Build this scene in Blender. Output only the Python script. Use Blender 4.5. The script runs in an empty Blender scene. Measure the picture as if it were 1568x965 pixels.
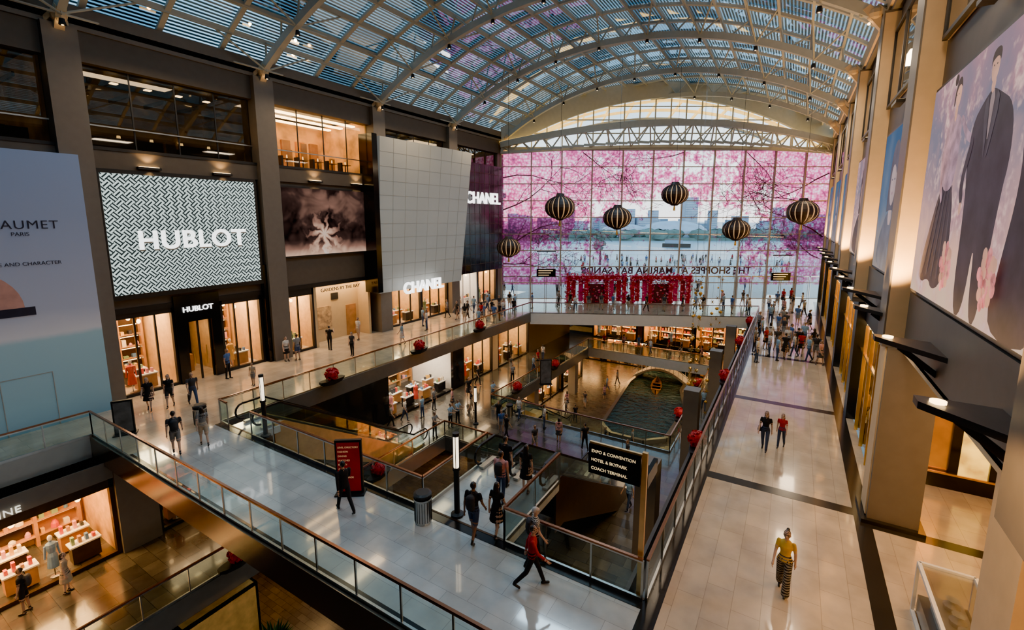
import bpy, bmesh, math, random
from mathutils import Vector, Matrix, kdtree
R=random.Random(7)
YAW=math.radians(31.3)
# ------------------------------------------------------------ materials
MATS={}
def nodes(name):
    m=bpy.data.materials.new(name); m.use_nodes=True
    nt=m.node_tree; nt.nodes.clear()
    return m,nt
def N(nt,t,**k):
    n=nt.nodes.new(t)
    for a,b in k.items(): setattr(n,a,b)
    return n
def L(nt,a,b): nt.links.new(a,b)
def out(nt,sh):
    o=N(nt,'ShaderNodeOutputMaterial'); L(nt,sh,o.inputs['Surface'])
def math_(nt,op,a,b=None,clamp=False):
    n=N(nt,'ShaderNodeMath',operation=op); n.use_clamp=clamp
    for i,v in enumerate((a,b)):
        if v is None: continue
        if isinstance(v,(int,float)): n.inputs[i].default_value=v
        else: L(nt,v,n.inputs[i])
    return n.outputs[0]
def ramp(nt,fac,stops,interp='LINEAR'):
    r=N(nt,'ShaderNodeValToRGB'); r.color_ramp.interpolation=interp
    el=r.color_ramp.elements
    while len(el)<len(stops): el.new(0.5)
    for e,(p,c) in zip(el,stops):
        e.position=p; e.color=(c[0],c[1],c[2],1)
    L(nt,fac,r.inputs[0]); return r.outputs[0]
def objco(nt,scale=(1,1,1),rot=(0,0,0),loc=(0,0,0)):
    t=N(nt,'ShaderNodeTexCoord'); m=N(nt,'ShaderNodeMapping')
    m.inputs['Scale'].default_value=scale; m.inputs['Rotation'].default_value=rot; m.inputs['Location'].default_value=loc
    L(nt,t.outputs['Object'],m.inputs['Vector']); return m.outputs[0]
def M(name,col=(.5,.5,.5),rough=.5,metal=0,emit=0,var=.12,scale=3,ecol=None,bump=0):
    if name in MATS: return MATS[name]
    m,nt=nodes(name); b=N(nt,'ShaderNodeBsdfPrincipled')
    n=N(nt,'ShaderNodeTexNoise'); n.inputs['Scale'].default_value=scale; n.inputs['Detail'].default_value=4
    L(nt,objco(nt),n.inputs['Vector'])
    lo=[max(0,c*(1-var)) for c in col]; hi=[min(1,c*(1+var)) for c in col]
    c=ramp(nt,n.outputs['Fac'],[(.3,lo),(.7,hi)])
    L(nt,c,b.inputs['Base Color']); b.inputs['Roughness'].default_value=rough; b.inputs['Metallic'].default_value=metal
    if emit:
        L(nt,c,b.inputs['Emission Color']) if ecol is None else None
        if ecol: b.inputs['Emission Color'].default_value=(*ecol,1)
        b.inputs['Emission Strength'].default_value=emit
    out(nt,b.outputs[0]); MATS[name]=m; return m
def glassmat(name,tint=(.85,.95,.93),refl=.12,rough=.02):
    if name in MATS: return MATS[name]
    m,nt=nodes(name); t=N(nt,'ShaderNodeBsdfTransparent'); t.inputs[0].default_value=(*tint,1)
    g=N(nt,'ShaderNodeBsdfGlossy'); g.inputs['Roughness'].default_value=rough
    f=N(nt,'ShaderNodeLayerWeight'); f.inputs['Blend'].default_value=.25
    mx=N(nt,'ShaderNodeMixShader'); a=math_(nt,'ADD',math_(nt,'MULTIPLY',f.outputs['Fresnel'],.6),refl,True)
    L(nt,a,mx.inputs[0]); L(nt,t.outputs[0],mx.inputs[1]); L(nt,g.outputs[0],mx.inputs[2]); out(nt,mx.outputs[0])
    MATS[name]=m; return m
def tiles(name,c1,c2,mortar,bw,bh,rough=.15,rot=0,ms=.008,nscale=1.2,rv=.1,coat=0):
    if name in MATS: return MATS[name]
    m,nt=nodes(name); b=N(nt,'ShaderNodeBsdfPrincipled'); co=objco(nt,rot=(0,0,rot))
    br=N(nt,'ShaderNodeTexBrick'); L(nt,co,br.inputs['Vector'])
    br.inputs['Color1'].default_value=(*c1,1); br.inputs['Color2'].default_value=(*c2,1); br.inputs['Mortar'].default_value=(*mortar,1)
    br.inputs['Scale'].default_value=1; br.inputs['Brick Width'].default_value=bw; br.inputs['Row Height'].default_value=bh; br.inputs['Mortar Size'].default_value=ms
    n=N(nt,'ShaderNodeTexNoise'); n.inputs['Scale'].default_value=nscale; n.inputs['Detail'].default_value=8; L(nt,co,n.inputs['Vector'])
    mx=N(nt,'ShaderNodeMix',data_type='RGBA',blend_type='MULTIPLY'); mx.inputs[0].default_value=1
    L(nt,br.outputs['Color'],mx.inputs[6]); L(nt,ramp(nt,n.outputs['Fac'],[(.3,(.76,.76,.76)),(.7,(1.1,1.08,1.05))]),mx.inputs[7])
    L(nt,mx.outputs[2],b.inputs['Base Color'])
    r=math_(nt,'ADD',math_(nt,'MULTIPLY',n.outputs['Fac'],rv),rough); L(nt,r,b.inputs['Roughness'])
    if coat: b.inputs['Coat Weight'].default_value=coat; b.inputs['Coat Roughness'].default_value=.05
    out(nt,b.outputs[0]); MATS[name]=m; return m

# ------------------------------------------------------------ mesh builder
class MB:
    def __init__(s): s.v=[];s.f=[];s.mi=[];s.m=[]
    def mid(s,m):
        if m not in s.m: s.m.append(m)
        return s.m.index(m)
    def add(s,vs,fs,m):
        o=len(s.v); s.v+= [tuple(v) for v in vs]; i=s.mid(m)
        for f in fs: s.f.append(tuple(x+o for x in f)); s.mi.append(i)
    def box(s,x0,x1,y0,y1,z0,z1,m):
        s.add([(x0,y0,z0),(x1,y0,z0),(x1,y1,z0),(x0,y1,z0),(x0,y0,z1),(x1,y0,z1),(x1,y1,z1),(x0,y1,z1)],
              [(0,3,2,1),(4,5,6,7),(0,1,5,4),(1,2,6,5),(2,3,7,6),(3,0,4,7)],m)
    def prism(s,pts,z0,z1,m):
        n=len(pts); vs=[(p[0],p[1],z0) for p in pts]+[(p[0],p[1],z1) for p in pts]
        fs=[tuple(reversed(range(n))),tuple(range(n,2*n))]+[(i,(i+1)%n,n+(i+1)%n,n+i) for i in range(n)]
        s.add(vs,fs,m)
    def quad(s,a,b,c,d,m): s.add([a,b,c,d],[(0,1,2,3)],m)
    def beam(s,a,b,w,h,m,up=(0,0,1)):
        a=Vector(a);b=Vector(b);d=(b-a).normalized();u=Vector(up)
        sd=d.cross(u)
        if sd.length<1e-4: sd=d.cross(Vector((1,0,0)))
        sd.normalize();u=sd.cross(d).normalized()
        vs=[]
        for p in (a,b):
            for i,j in ((-1,-1),(1,-1),(1,1),(-1,1)): vs.append(p+sd*i*w/2+u*j*h/2)
        s.add(vs,[(0,1,2,3),(7,6,5,4),(0,4,5,1),(1,5,6,2),(2,6,7,3),(3,7,4,0)],m)
    def tube(s,a,b,r0,r1,m,n=8,caps=True):
        a=Vector(a);b=Vector(b);d=(b-a).normalized();x=d.orthogonal().normalized();y=d.cross(x);vs=[]
        for p,r in ((a,r0),(b,r1)):
            for i in range(n):
                t=2*math.pi*i/n; vs.append(p+(x*math.cos(t)+y*math.sin(t))*r)
        fs=[(i,(i+1)%n,n+(i+1)%n,n+i) for i in range(n)]
        if caps: fs+=[tuple(reversed(range(n))),tuple(range(n,2*n))]
        s.add(vs,fs,m)
    def path(s,pts,r,m,n=6):
        for a,b in zip(pts[:-1],pts[1:]): s.tube(a,b,r,r,m,n)
    def lathe(s,prof,c,m,n=20,mats=None):
        vs=[];fs=[]
        for r,z in prof:
            for i in range(n):
                t=2*math.pi*i/n; vs.append((c[0]+r*math.cos(t),c[1]+r*math.sin(t),c[2]+z))
        if mats is None:
            for j in range(len(prof)-1):
                for i in range(n): fs.append((j*n+i,j*n+(i+1)%n,(j+1)*n+(i+1)%n,(j+1)*n+i))
            s.add(vs,fs,m)
        else:
            for k,mm in enumerate(mats):
                fs=[]
                for j in range(len(prof)-1):
                    for i in range(n):
                        if i%len(mats)==k: fs.append((j*n+i,j*n+(i+1)%n,(j+1)*n+(i+1)%n,(j+1)*n+i))
                s.add(vs,fs,mm)
    def ell(s,c,r,m,nu=10,nv=6,jit=0):
        vs=[];fs=[]
        for j in range(nv+1):
            p=math.pi*j/nv
            for i in range(nu):
                t=2*math.pi*i/nu; k=1+R.uniform(-jit,jit)
                vs.append((c[0]+r[0]*k*math.sin(p)*math.cos(t),c[1]+r[1]*k*math.sin(p)*math.sin(t),c[2]-r[2]*k*math.cos(p)))
        for j in range(nv):
            for i in range(nu): fs.append((j*nu+i,j*nu+(i+1)%nu,(j+1)*nu+(i+1)%nu,(j+1)*nu+i))
        s.add(vs,fs,m)
    def obj(s,name,loc=(0,0,0),rz=0,parent=None,smooth=False,rot=None):
        me=bpy.data.meshes.new(name); me.from_pydata(s.v,[],s.f); me.update()
        for m in s.m: me.materials.append(m)
        me.polygons.foreach_set('material_index',s.mi)
        if smooth: me.polygons.foreach_set('use_smooth',[True]*len(s.f))
        o=bpy.data.objects.new(name,me); bpy.context.scene.collection.objects.link(o)
        o.location=loc; o.rotation_euler=rot or (0,0,rz)
        if parent: o.parent=parent
        return o
def empty(name,loc=(0,0,0),rz=0):
    e=bpy.data.objects.new(name,None); bpy.context.scene.collection.objects.link(e); e.location=loc; e.rotation_euler=(0,0,rz); return e
def text(name,body,loc,rot,size,m,ext=.02,align='CENTER',parent=None,space=1.0,bold=0):
    c=bpy.data.curves.new(name,'FONT'); c.body=body; c.size=size; c.extrude=ext; c.align_x=align; c.align_y='CENTER'; c.space_character=space; c.offset=bold
    c.materials.append(m); o=bpy.data.objects.new(name,c); bpy.context.scene.collection.objects.link(o)
    o.location=loc;o.rotation_euler=rot
    if parent: o.parent=parent
    return o
RL=(math.pi/2,0,math.pi/2)
RF=(math.pi/2,0,0)
def area(name,loc,rot,sx,sy,power,col,parent=None):
    l=bpy.data.lights.new(name,'AREA'); l.shape='RECTANGLE'; l.size=sx; l.size_y=sy; l.energy=power; l.color=col
    o=bpy.data.objects.new(name,l); bpy.context.scene.collection.objects.link(o); o.location=loc;o.rotation_euler=rot
    if parent: o.parent=parent
    return o
def spot(name,loc,target,power,col,ang=80,r=.15,parent=None):
    l=bpy.data.lights.new(name,'SPOT'); l.energy=power;l.color=col;l.spot_size=math.radians(ang);l.spot_blend=.6;l.shadow_soft_size=r
    o=bpy.data.objects.new(name,l); bpy.context.scene.collection.objects.link(o); o.location=loc
    o.rotation_euler=(Vector(target)-Vector(loc)).to_track_quat('-Z','Y').to_euler()
    return o
WARM=(1,.54,.18); WARM2=(1,.68,.36); COOL=(.60,.83,1)

cream=tiles('cream_stone_tiles',(.62,.51,.37),(.54,.44,.32),(.36,.29,.21),1.2,.6,.10,rot=math.pi/2,rv=.12,coat=.6,ms=.006)
bridgeT=tiles('pale_marble_tiles',(.58,.61,.60),(.49,.52,.51),(.34,.35,.35),1.2,.6,.07,rot=0.0,rv=.12,coat=.9,ms=.006)
stoneT=tiles('slate_stone_paving',(.10,.09,.07),(.045,.042,.036),(.025,.025,.02),.9,.6,.12,nscale=2.5,coat=.3)
stoneB=tiles('brown_granite_paving',(.07,.055,.04),(.11,.09,.065),(.03,.025,.02),.6,.3,.2,nscale=2.5)
darkstrip=M('dark_granite',(.022,.021,.02),.18)
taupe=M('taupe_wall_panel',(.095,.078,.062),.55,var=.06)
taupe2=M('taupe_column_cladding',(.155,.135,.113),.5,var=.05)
creamw=M('cream_plaster',(.62,.46,.27),.6,var=.05)
darkwall=M('dark_brown_wall',(.05,.036,.025),.5)
fascia=M('pale_fascia_panel',(.36,.36,.33),.4,var=.05)
greyf=M('grey_fascia_panel',(.15,.145,.135),.22,.35,var=.05)
bridgeF=M('bronze_grey_fascia',(.26,.20,.15),.2,.7,var=.05)
black=M('black_gloss_panel',(.009,.009,.010),.12,var=.1)
blackm=M('black_matte_metal',(.016,.016,.017),.45)
steel=M('brushed_steel',(.5,.5,.48),.3,1)
bronze=M('bronze_handrail',(.30,.12,.06),.22,.6)
bronzeclad=M('golden_bronze_cladding',(.70,.45,.19),.3,.5)
darkclad=M('dark_bronze_cladding',(.075,.042,.022),.35,.5)
truss=M('roof_truss_paint',(.46,.46,.39),.5,var=.05)
slat=M('roof_louvre_metal',(.30,.39,.43),.45,.2)
glassR=glassmat('railing_glass',(.76,.90,.88),.05)
glassS=glassmat('shop_glass',(.95,.96,.94),.03)
glassD=glassmat('dark_glass',(.40,.40,.37),.08)
glassW=glassmat('roof_glass',(.58,.76,.85),.03)
glassW2=glassmat('roof_glass_tinted',(.16,.32,.42),.03)
white=M('white_paint',(.72,.72,.69),.4,var=.03)
glowW=M('white_letter_light',(1,1,1),.5,0,2.6,var=0)
glowWarm=M('warm_light_panel',(1,.64,.27),.5,0,9,var=0)
glowSoft=M('warm_soft_panel',(1,.58,.2),.5,0,2,var=.05)
red=M('red_poppy_petals',(.50,.010,.018),.5,var=.3,scale=20)
wood=M('honey_wood',(.40,.19,.06),.4,var=.25,scale=2)
gold=M('gold_panel',(.75,.44,.09),.25,.8)

# ------------------------------------------------------------ camera & world
cam=bpy.data.cameras.new('camera'); co=bpy.data.objects.new('camera',cam); bpy.context.scene.collection.objects.link(co)
cam.sensor_width=36; cam.lens=710/1568*36; cam.shift_y=-36.3/1568; cam.clip_end=3000; cam.clip_start=.05
co.location=(0,0,9); co.rotation_euler=(math.radians(90)-math.atan(110.6/710),0,YAW)
bpy.context.scene.camera=co
w=bpy.data.worlds.new('sky'); bpy.context.scene.world=w; w.use_nodes=True; nt=w.node_tree; nt.nodes.clear()
tc=N(nt,'ShaderNodeTexCoord'); sp=N(nt,'ShaderNodeSeparateXYZ'); L(nt,tc.outputs['Generated'],sp.inputs[0])
nz=N(nt,'ShaderNodeTexNoise'); nz.inputs['Scale'].default_value=3; nz.inputs['Detail'].default_value=6; L(nt,tc.outputs['Generated'],nz.inputs['Vector'])
zz=math_(nt,'ADD',sp.outputs['Z'],math_(nt,'MULTIPLY',math_(nt,'SUBTRACT',nz.outputs['Fac'],.5),.25))
c=ramp(nt,zz,[(0,(1,.99,.97)),(.12,(.85,.95,1)),(.35,(.32,.54,.72)),(1,(.12,.27,.44))])
bg=N(nt,'ShaderNodeBackground'); L(nt,c,bg.inputs[0]); bg.inputs[1].default_value=2.3
wo=N(nt,'ShaderNodeOutputWorld'); L(nt,bg.outputs[0],wo.inputs[0])
vs=bpy.context.scene.view_settings
try:
    vs.view_transform='AgX'; vs.look='AgX - Punchy'
except Exception: pass
vs.exposure=0.95

# ------------------------------------------------------------ floors
LWX=-28.3; RWX=2.9; GE=-21.3
def wy(x): return 44.2+(x+28.3)*math.tan(YAW)
b=MB(); b.box(-2.4,2.9,-8,wy(2.9)-.1,-.3,0,cream); b.box(2.9,10,-8,20,-.3,0,cream); b.obj('floor_walkway')
b=MB()
b.box(-2.4,-2.0,-8,47.6,.0,.006,darkstrip); b.box(2.2,2.62,-8,60,.0,.006,darkstrip)
for y in (8.0,16.8,25.4,34.2,43,51.6): b.box(-2.0,2.2,y-.22,y+.22,0,.006,darkstrip)
b.box(2.62,10,16.1,16.5,0,.006,darkstrip)
b.obj('trim_floor_strips')
b=MB(); b.box(GE,-2.4,6.45,10.0,-.3,0,bridgeT); b.box(-9.3,-6.3,10,13.5,-.3,0,bridgeT); b.box(-20.6,-18.8,10,11.2,-.3,0,bridgeT)
b.box(-24.6,-2.4,6.38,6.45,-.95,.02,bridgeF); b.box(GE,-2.4,10,10.07,-.7,.02,darkclad)
b.box(-24.6,-2.4,6.5,9.95,-.9,-.31,greyf)
b.box(GE,-2.4,6.46,6.7,0,.012,darkstrip); b.box(GE,-2.4,9.72,9.99,0,.012,darkstrip)
b.obj('floor_bridge')
b=MB(); b.box(-28.3,GE,6.45,38.4,-.3,0,cream); b.box(-34,-28.3,-8,50,-.3,-.005,cream); b.box(-28.3,-24.6,-8,6.45,-.3,0,cream)
b.box(GE,GE+.08,10,38.5,-.8,.02,greyf); b.box(-24.6,-24.52,-8,6.4,-.9,.02,fascia); b.box(-28.3,GE,10.2,38.4,-.8,-.3,greyf);b.box(-28.3,-24.7,-8,6.4,-.85,-.3,greyf)
b.obj('floor_gallery')
b=MB(); P=[(-28.3,38.4),(GE,38.4),(-2.4,47.6),(-2.4,wy(-2.4)),(-28.3,44.2)]
b.prism(P,-.3,0,cream)
b.beam(Vector((GE,38.4,-.5)),Vector((-2.4,47.6,-.5)),.1,1.05,white)
b.prism([(-28.3,38.6),(GE,38.6),(-2.4,47.8),(-2.4,wy(-2.4)),(-28.3,44.2)],-1.0,-.31,greyf)
b.obj('floor_entrance_platform')
b=MB(); b.box(-34,-18.5,-8,52,-5.3,-5,stoneT); b.box(-5.5,8,-8,62,-5.3,-5,stoneT); b.box(-18.5,-5.5,22,27.4,-5.3,-5,stoneT)
b.box(-9.6,-5.5,8,22,-5.3,-5,stoneT); b.box(-18.5,-5.5,46.5,50,-5.3,-5,stoneT)
for (x0,x1,y0,y1) in ((-18.5,-18.42,-8,22),(-18.5,-18.42,27.4,46.5),(-5.58,-5.5,27.4,46.5),(-18.5,-9.6,21.92,22),(-18.5,-5.5,27.4,27.48),(-18.5,-5.5,46.42,46.5),(-9.68,-9.6,8,22)):
    b.box(x0,x1,y0,y1,-5.9,-4.98,fascia if y0>40 else greyf)
b.box(-34,-18.6,-8,52,-5.9,-5.3,taupe);b.box(-5.4,8,-8,62,-5.9,-5.3,taupe); b.box(-18.4,-5.6,22.1,27.3,-5.9,-5.3,taupe)
b.obj('floor_lower_gallery')
b=MB(); b.box(-36,10,-8,70,-9.8,-9.5,stoneB); b.obj('floor_canal_level')
# canal
m,nt=nodes('canal_water'); pb=N(nt,'ShaderNodeBsdfPrincipled'); pb.inputs['Base Color'].default_value=(.015,.065,.085,1); pb.inputs['Roughness'].default_value=.05
n=N(nt,'ShaderNodeTexNoise'); n.inputs['Scale'].default_value=2.0; n.inputs['Detail'].default_value=5; L(nt,objco(nt),n.inputs['Vector'])
bp=N(nt,'ShaderNodeBump'); bp.inputs['Strength'].default_value=1; bp.inputs['Distance'].default_value=.7; L(nt,n.outputs['Fac'],bp.inputs['Height']); L(nt,bp.outputs[0],pb.inputs['Normal']); out(nt,pb.outputs[0])
b=MB(); cp=[(-13.6,38),(-12.3,36.6),(-9.5,36.6),(-8,38),(-7.8,45),(-9.2,50),(-9.5,60),(-14.2,60),(-14.8,50),(-14.2,44)]
b.prism(cp,-9.5,-9.38,m)
for i in range(len(cp)): b.beam((*cp[i],-9.32),(*cp[(i+1)%len(cp)],-9.32),.3,.36,greyf)
b.obj('canal')
b=MB(); pr=None
for i in range(13):
    t=i/12; x=-15+6*t; z=-9.3+1.3*math.sin(math.pi*t)
    if pr:
        b.beam((pr[0],53,pr[1]),(x,53,z),1.6,.25,fascia,up=(0,0,1))
        for yy in (52.2,53.8): b.beam((pr[0],yy,pr[1]+.9),(x,yy,z+.9),.08,.08,steel); b.tube((x,yy,z),(x,yy,z+.9),.03,.03,steel,5)
    pr=(x,z)
b.obj('canal_footbridge')
b=MB()
pf=[(-2.2,.05,.55),(-1.5,.45,.3),(0,.6,.22),(1.5,.45,.3),(2.2,.05,.55)]; vs_=[]
for y,hw,z in pf: vs_+=[(-hw,y,z),(hw,y,z),(hw*.7,y,-.02),(-hw*.7,y,-.02)]
fs=[]
for k in range(4):
    for q in (1,2,3): fs.append((k*4+q,k*4+(q+1)%4,(k+1)*4+(q+1)%4,(k+1)*4+q))
b.add(vs_,fs,wood)
for y in (-1,0,1): b.box(-.5,.5,y-.1,y+.1,.15,.2,wood)
b.obj('wooden_sampan',(-11.8,50,-9.36),.2)

# ------------------------------------------------------------ railings
def railing(name,pts,z,h=1.1,step=1.5):
    b=MB()
    for p,q in zip(pts[:-1],pts[1:]):
        a=Vector((*p,z)); c=Vector((*q,z)); Ln=(c-a).length; n=max(1,round(Ln/step)); d=(c-a)/n
        b.beam(a+Vector((0,0,h)),c+Vector((0,0,h)),.07,.05,bronze)
        b.beam(a+Vector((0,0,h-.06)),c+Vector((0,0,h-.06)),.03,.04,steel)
        b.beam(a+Vector((0,0,.05)),c+Vector((0,0,.05)),.06,.12,steel)
        for i in range(n):
            s=a+d*i; e=a+d*(i+1); u=d.normalized()*.03; z1=Vector((0,0,.11)); z2=Vector((0,0,.99))
            b.quad(s+u+z1,e-u+z1,e-u+z2,s+u+z2,glassR)
        for i in range(n+1): b.beam(a+d*i,a+d*i+Vector((0,0,h-.02)),.035,.05,steel)
    return b.obj(name)
railing('glass_railing',[(-24.55,6.5),(-2.4,6.5)],0)
railing('glass_railing',[(-24.55,-8),(-24.55,6.5)],0)
railing('glass_railing',[(GE-.05,10.0),(-20.6,9.95)],0)
railing('glass_railing',[(GE,10),(GE,38.4),(-2.4,47.6)],0)
railing('glass_railing',[(-18.8,9.95),(-9.3,9.95),(-9.3,13.5)],0)
railing('glass_railing',[(-6.3,13.5),(-6.3,9.95),(-2.45,9.95)],0)
railing('glass_railing',[(-2.35,47.6),(-2.35,10)],0)
railing('glass_railing',[(-2.35,6.4),(-2.35,-8)],0)
railing('glass_railing',[(-18.5,-8),(-18.5,22),(-9.6,22),(-9.6,8)],-5)
railing('glass_railing',[(-18.5,46.5),(-18.5,27.4),(-5.5,27.4),(-5.5,46.5),(-18.5,46.5)],-5)

# ------------------------------------------------------------ left wall
b=MB()
cols=[-.8,8.2,17.2,26.2,35.2,44.0]
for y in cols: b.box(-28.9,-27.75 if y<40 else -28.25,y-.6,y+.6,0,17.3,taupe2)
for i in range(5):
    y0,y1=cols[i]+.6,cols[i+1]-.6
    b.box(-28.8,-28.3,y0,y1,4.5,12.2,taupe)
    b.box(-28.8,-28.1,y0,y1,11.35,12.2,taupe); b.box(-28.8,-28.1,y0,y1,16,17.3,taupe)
    b.box(-28.5,-28.05,y0,y1,12.2,12.35,blackm)
b.box(-34,-28.8,-8,46,11.4,11.9,taupe); b.box(-34,-28.8,-8,46,16.4,16.6,taupe); b.box(-34.2,-34,-8,46,-9.5,17.3,taupe)
b.box(-28.9,-28.0,-8,46,17.3,17.75,taupe2); b.box(-34,-28.8,-8,46,4.6,4.9,creamw)
b.box(-28.9,-28.3,-8,-1.4,4.5,17.3,taupe)
b.obj('wall_left')
for i in range(5):
    y0,y1=cols[i]+.6,cols[i+1]-.6
    b=MB(); w_=y1-y0; lit=(i==2)
    b.quad((0,.1,0),(w_,.1,0),(w_,.1,3.8),(0,.1,3.8),glassS if lit else glassD)
    for k in range(1,4): b.box(w_*k/4-.03,w_*k/4+.03,.08,.14,0,3.8,blackm)
    b.box(0,w_,-.05,0,1.0,1.06,steel)
    bw=M('restaurant_wall_glow',(.72,.33,.07),.5,0,.35,var=.4,scale=1) if lit else M('dim_room_wall_glow',(.12,.07,.035),.6,0,.25,var=.6,scale=.8)  # wall colours emit, standing in for warm room light
    b.box(0,w_,5.3,5.4,0,4,bw); b.box(0,.1,.2,5.3,0,4,bw); b.box(w_-.1,w_,.2,5.3,0,4,bw)
    if lit:
        for yy in (1,2.4,3.8): b.box(.3,w_-.3,yy,yy+.35,3.6,3.7,glowWarm)
        for k in range(6):
            x=.8+k*1.2
            b.box(x-.3,x+.3,1.2,1.8,.72,.76,wood); b.tube((x,1.5,0),(x,1.5,.72),.04,.04,blackm,6)
            b.box(x-.55,x-.4,1.3,1.7,.0,.9,blackm); b.tube((x,1.5,.76),(x,1.5,1.0),.05,.03,glowSoft,8)
            b.box(x-.35,x+.35,5.1,5.3,.3,2.6,wood if k%2 else gold)
            b.box(x-.2,x+.25,3.0,3.1,0,R.uniform(1,2.4),wood)
    else:
        for k in range(5):
            b.box(.6+k*1.5,.9+k*1.5,2.5,2.8,3.65,3.7,glowWarm)
            b.box(.8+k*1.6,.9+k*1.6,1.5,4,2.9,3.1,greyf)
            b.tube((.8+k*1.5,3,.7),(.8+k*1.5,3,1.1),.12,.08,glowSoft,8)
            b.box(.4+k*1.5,1.2+k*1.5,3.6,4.4,0,R.uniform(.7,1.4),darkclad)
        b.box(0,w_,2.5,2.55,0,.9,darkclad)
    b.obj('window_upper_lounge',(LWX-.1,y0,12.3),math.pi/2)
for y in (3.5,11,14.5,20.5,24,29,32): 
    b=MB(); b.box(-.5,.5,-.25,0,-.12,0,blackm); b.box(-.42,.42,-.2,-.04,0,.02,glowWarm); b.obj('wall_uplight',(LWX+.18,y,11.55),math.pi/2)
    spot('wall_uplight_beam',(LWX+.45,y,11.7),(LWX+.15,y,13.5),90,WARM,120,.1)
    spot('wall_downlight_beam',(LWX+.55,y,11.35),(LWX+.1,y,9.5),60,WARM,110,.1)

goodsc=[M('goods_%d'%i,c,.4) for i,c in enumerate([(.6,.06,.04),(.75,.65,.5),(.03,.03,.035),(.7,.4,.08),(.10,.2,.4),(.4,.2,.08),(.7,.3,.35),(.2,.3,.15)])]
def shop(name,loc,rz,w,h,d,wall,lightc=WARM2,power=120,frame=blackm,tables=2,glow=glowWarm,mull=3,shelfmat=None):
    b=MB(); sm=shelfmat or wood
    b.box(0,w,d-.1,d,0,h,wall); b.box(0,.1,0.2,d,0,h,wall); b.box(w-.1,w,.2,d,0,h,wall); b.box(0,w,.1,d,h-.12,h,wall)
    b.box(0,w,0,.25,h-.45,h,frame); b.box(0,.15,0,.25,0,h,frame); b.box(w-.15,w,0,.25,0,h,frame); b.box(0,w,.02,.2,0,.15,frame)
    b.quad((.15,.1,.15),(w-.15,.1,.15),(w-.15,.1,h-.45),(.15,.1,h-.45),glassS)
    for k in range(1,mull): b.box(w*k/mull-.04,w*k/mull+.04,.05,.17,.1,h-.4,frame)
    for yy in (.8,d*.55):
        for q in range(int(w/1.0)): b.box(.5+q,.75+q,yy,yy+.25,h-.16,h-.13,glow)
    nb_=max(2,int(w/1.3))
    for q in range(nb_):
        xa=.25+q*(w-.5)/nb_; xb=.25+(q+1)*(w-.5)/nb_-.12
        b.box(xa,xb,d-.16,d-.1,.25,h-.7,darkclad if q%2 else sm)
        b.box(xb,xb+.12,d-.5,d-.1,0,h-.3,sm)
        for s in range(4):
            z=.45+s*.68
            if z>h-1.1: break
            b.box(xa,xb,d-.5,d-.12,z,z+.04,sm); b.box(xa+.03,xb-.03,d-.17,d-.15,z+.52,z+.56,glow)
            x=xa+.08
            while x<xb-.25:
                ww=R.uniform(.12,.3); hh=R.uniform(.12,.42); g=R.choice(goodsc)
                if R.random()<.5: b.box(x,x+ww,d-.42,d-.2,z+.04,z+.04+hh,g)
                else: b.lathe([(0,0),(ww*.5,.02),(ww*.45,hh*.6),(ww*.2,hh),(0,hh)],(x+ww/2,d-.3,z+.04),g,8)
                x+=ww+R.uniform(.08,.25)
    n=max(1,int(w/1.6))
    for r in range(tables):
        for k in range(n):
            x=(k+.5)*w/n; y=.8+r*1.3
            if y>d-1: break
            b.box(x-.5,x+.5,y-.28,y+.28,.82,.88,white); b.box(x-.45,x+.45,y-.22,y+.22,.1,.82,frame if (k+r)%2 else sm)
            for q in range(4): b.box(x-.4+q*.22,x-.3+q*.22,y-.1,y+.08,.88,1.0+R.uniform(0,.25),R.choice(goodsc))
            b.tube((x,y,h-.14),(x,y,h-.7),.012,.012,frame,4); b.ell((x,y,h-.8),(.1,.1,.12),glow,8,5)
    for k in range(max(1,int(w/2.5))):
        x=.6+k*2.4+R.uniform(0,.3); g=R.choice(goodsc); y=.45
        b.lathe([(.16,0),(.16,.03),(.02,.05),(.02,.5)],(x,y,.1),steel,8); b.lathe([(.0,.4),(.2,.45),(.15,.9),(.11,1.05),(.17,1.3),(.16,1.42),(.05,1.5),(.045,1.55)],(x,y,.1),g,12); b.ell((x,y,1.75),(.08,.09,.12),white,8,6)
        for sd in (-1,1): b.tube((x+sd*.17,y,1.48),(x+sd*.22,y+.02,.95),.045,.03,g,6)
    o=b.obj(name,loc,rz)
    area('shop_light',(w/2,d*.45,h-.25),(0,0,0),w*.8,d*.5,power,lightc,parent=o)
    return o
warmwall=M('warm_shop_wall',(.60,.38,.16),.5,var=.15)
goldwall=M('gold_shop_wall',(.72,.42,.12),.4,.2,var=.2)
whitewall=M('bright_shop_wall',(.72,.68,.62),.5,var=.03)
H2=math.pi/2
shop('watch_boutique',(LWX,8.8,0),H2,2.7,4.5,4,warmwall,power=380)
shop('watch_boutique',(LWX,13.8,0),H2,2.5,4.5,4,warmwall,power=380)
shop('jewellery_boutique',(LWX,17.6,0),H2,2.4,4.3,4,warmwall,power=340,mull=2)
b=MB(); b.box(0,2.3,-.15,.3,3.4,4.9,black); b.box(0,.5,-.15,.3,0,3.4,black); b.box(1.8,2.3,-.15,.3,0,3.4,black)
for x in (.5,1.15): 
    b.quad((x,.1,.05),(x+.65,.1,.05),(x+.65,.1,3.4),(x,.1,3.4),glassS); b.box(x,x+.05,.08,.15,0,3.4,blackm); b.box(x+.6,x+.65,.08,.15,0,3.4,blackm); b.box(x+.3,x+.34,.02,.06,.8,1.9,gold)
b.box(.5,1.8,3.5,3.6,0,3.4,goldwall); b.box(.7,1.6,2,2.5,0,1,wood)
o=b.obj('door_boutique',(LWX,11.45,0),H2)
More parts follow.
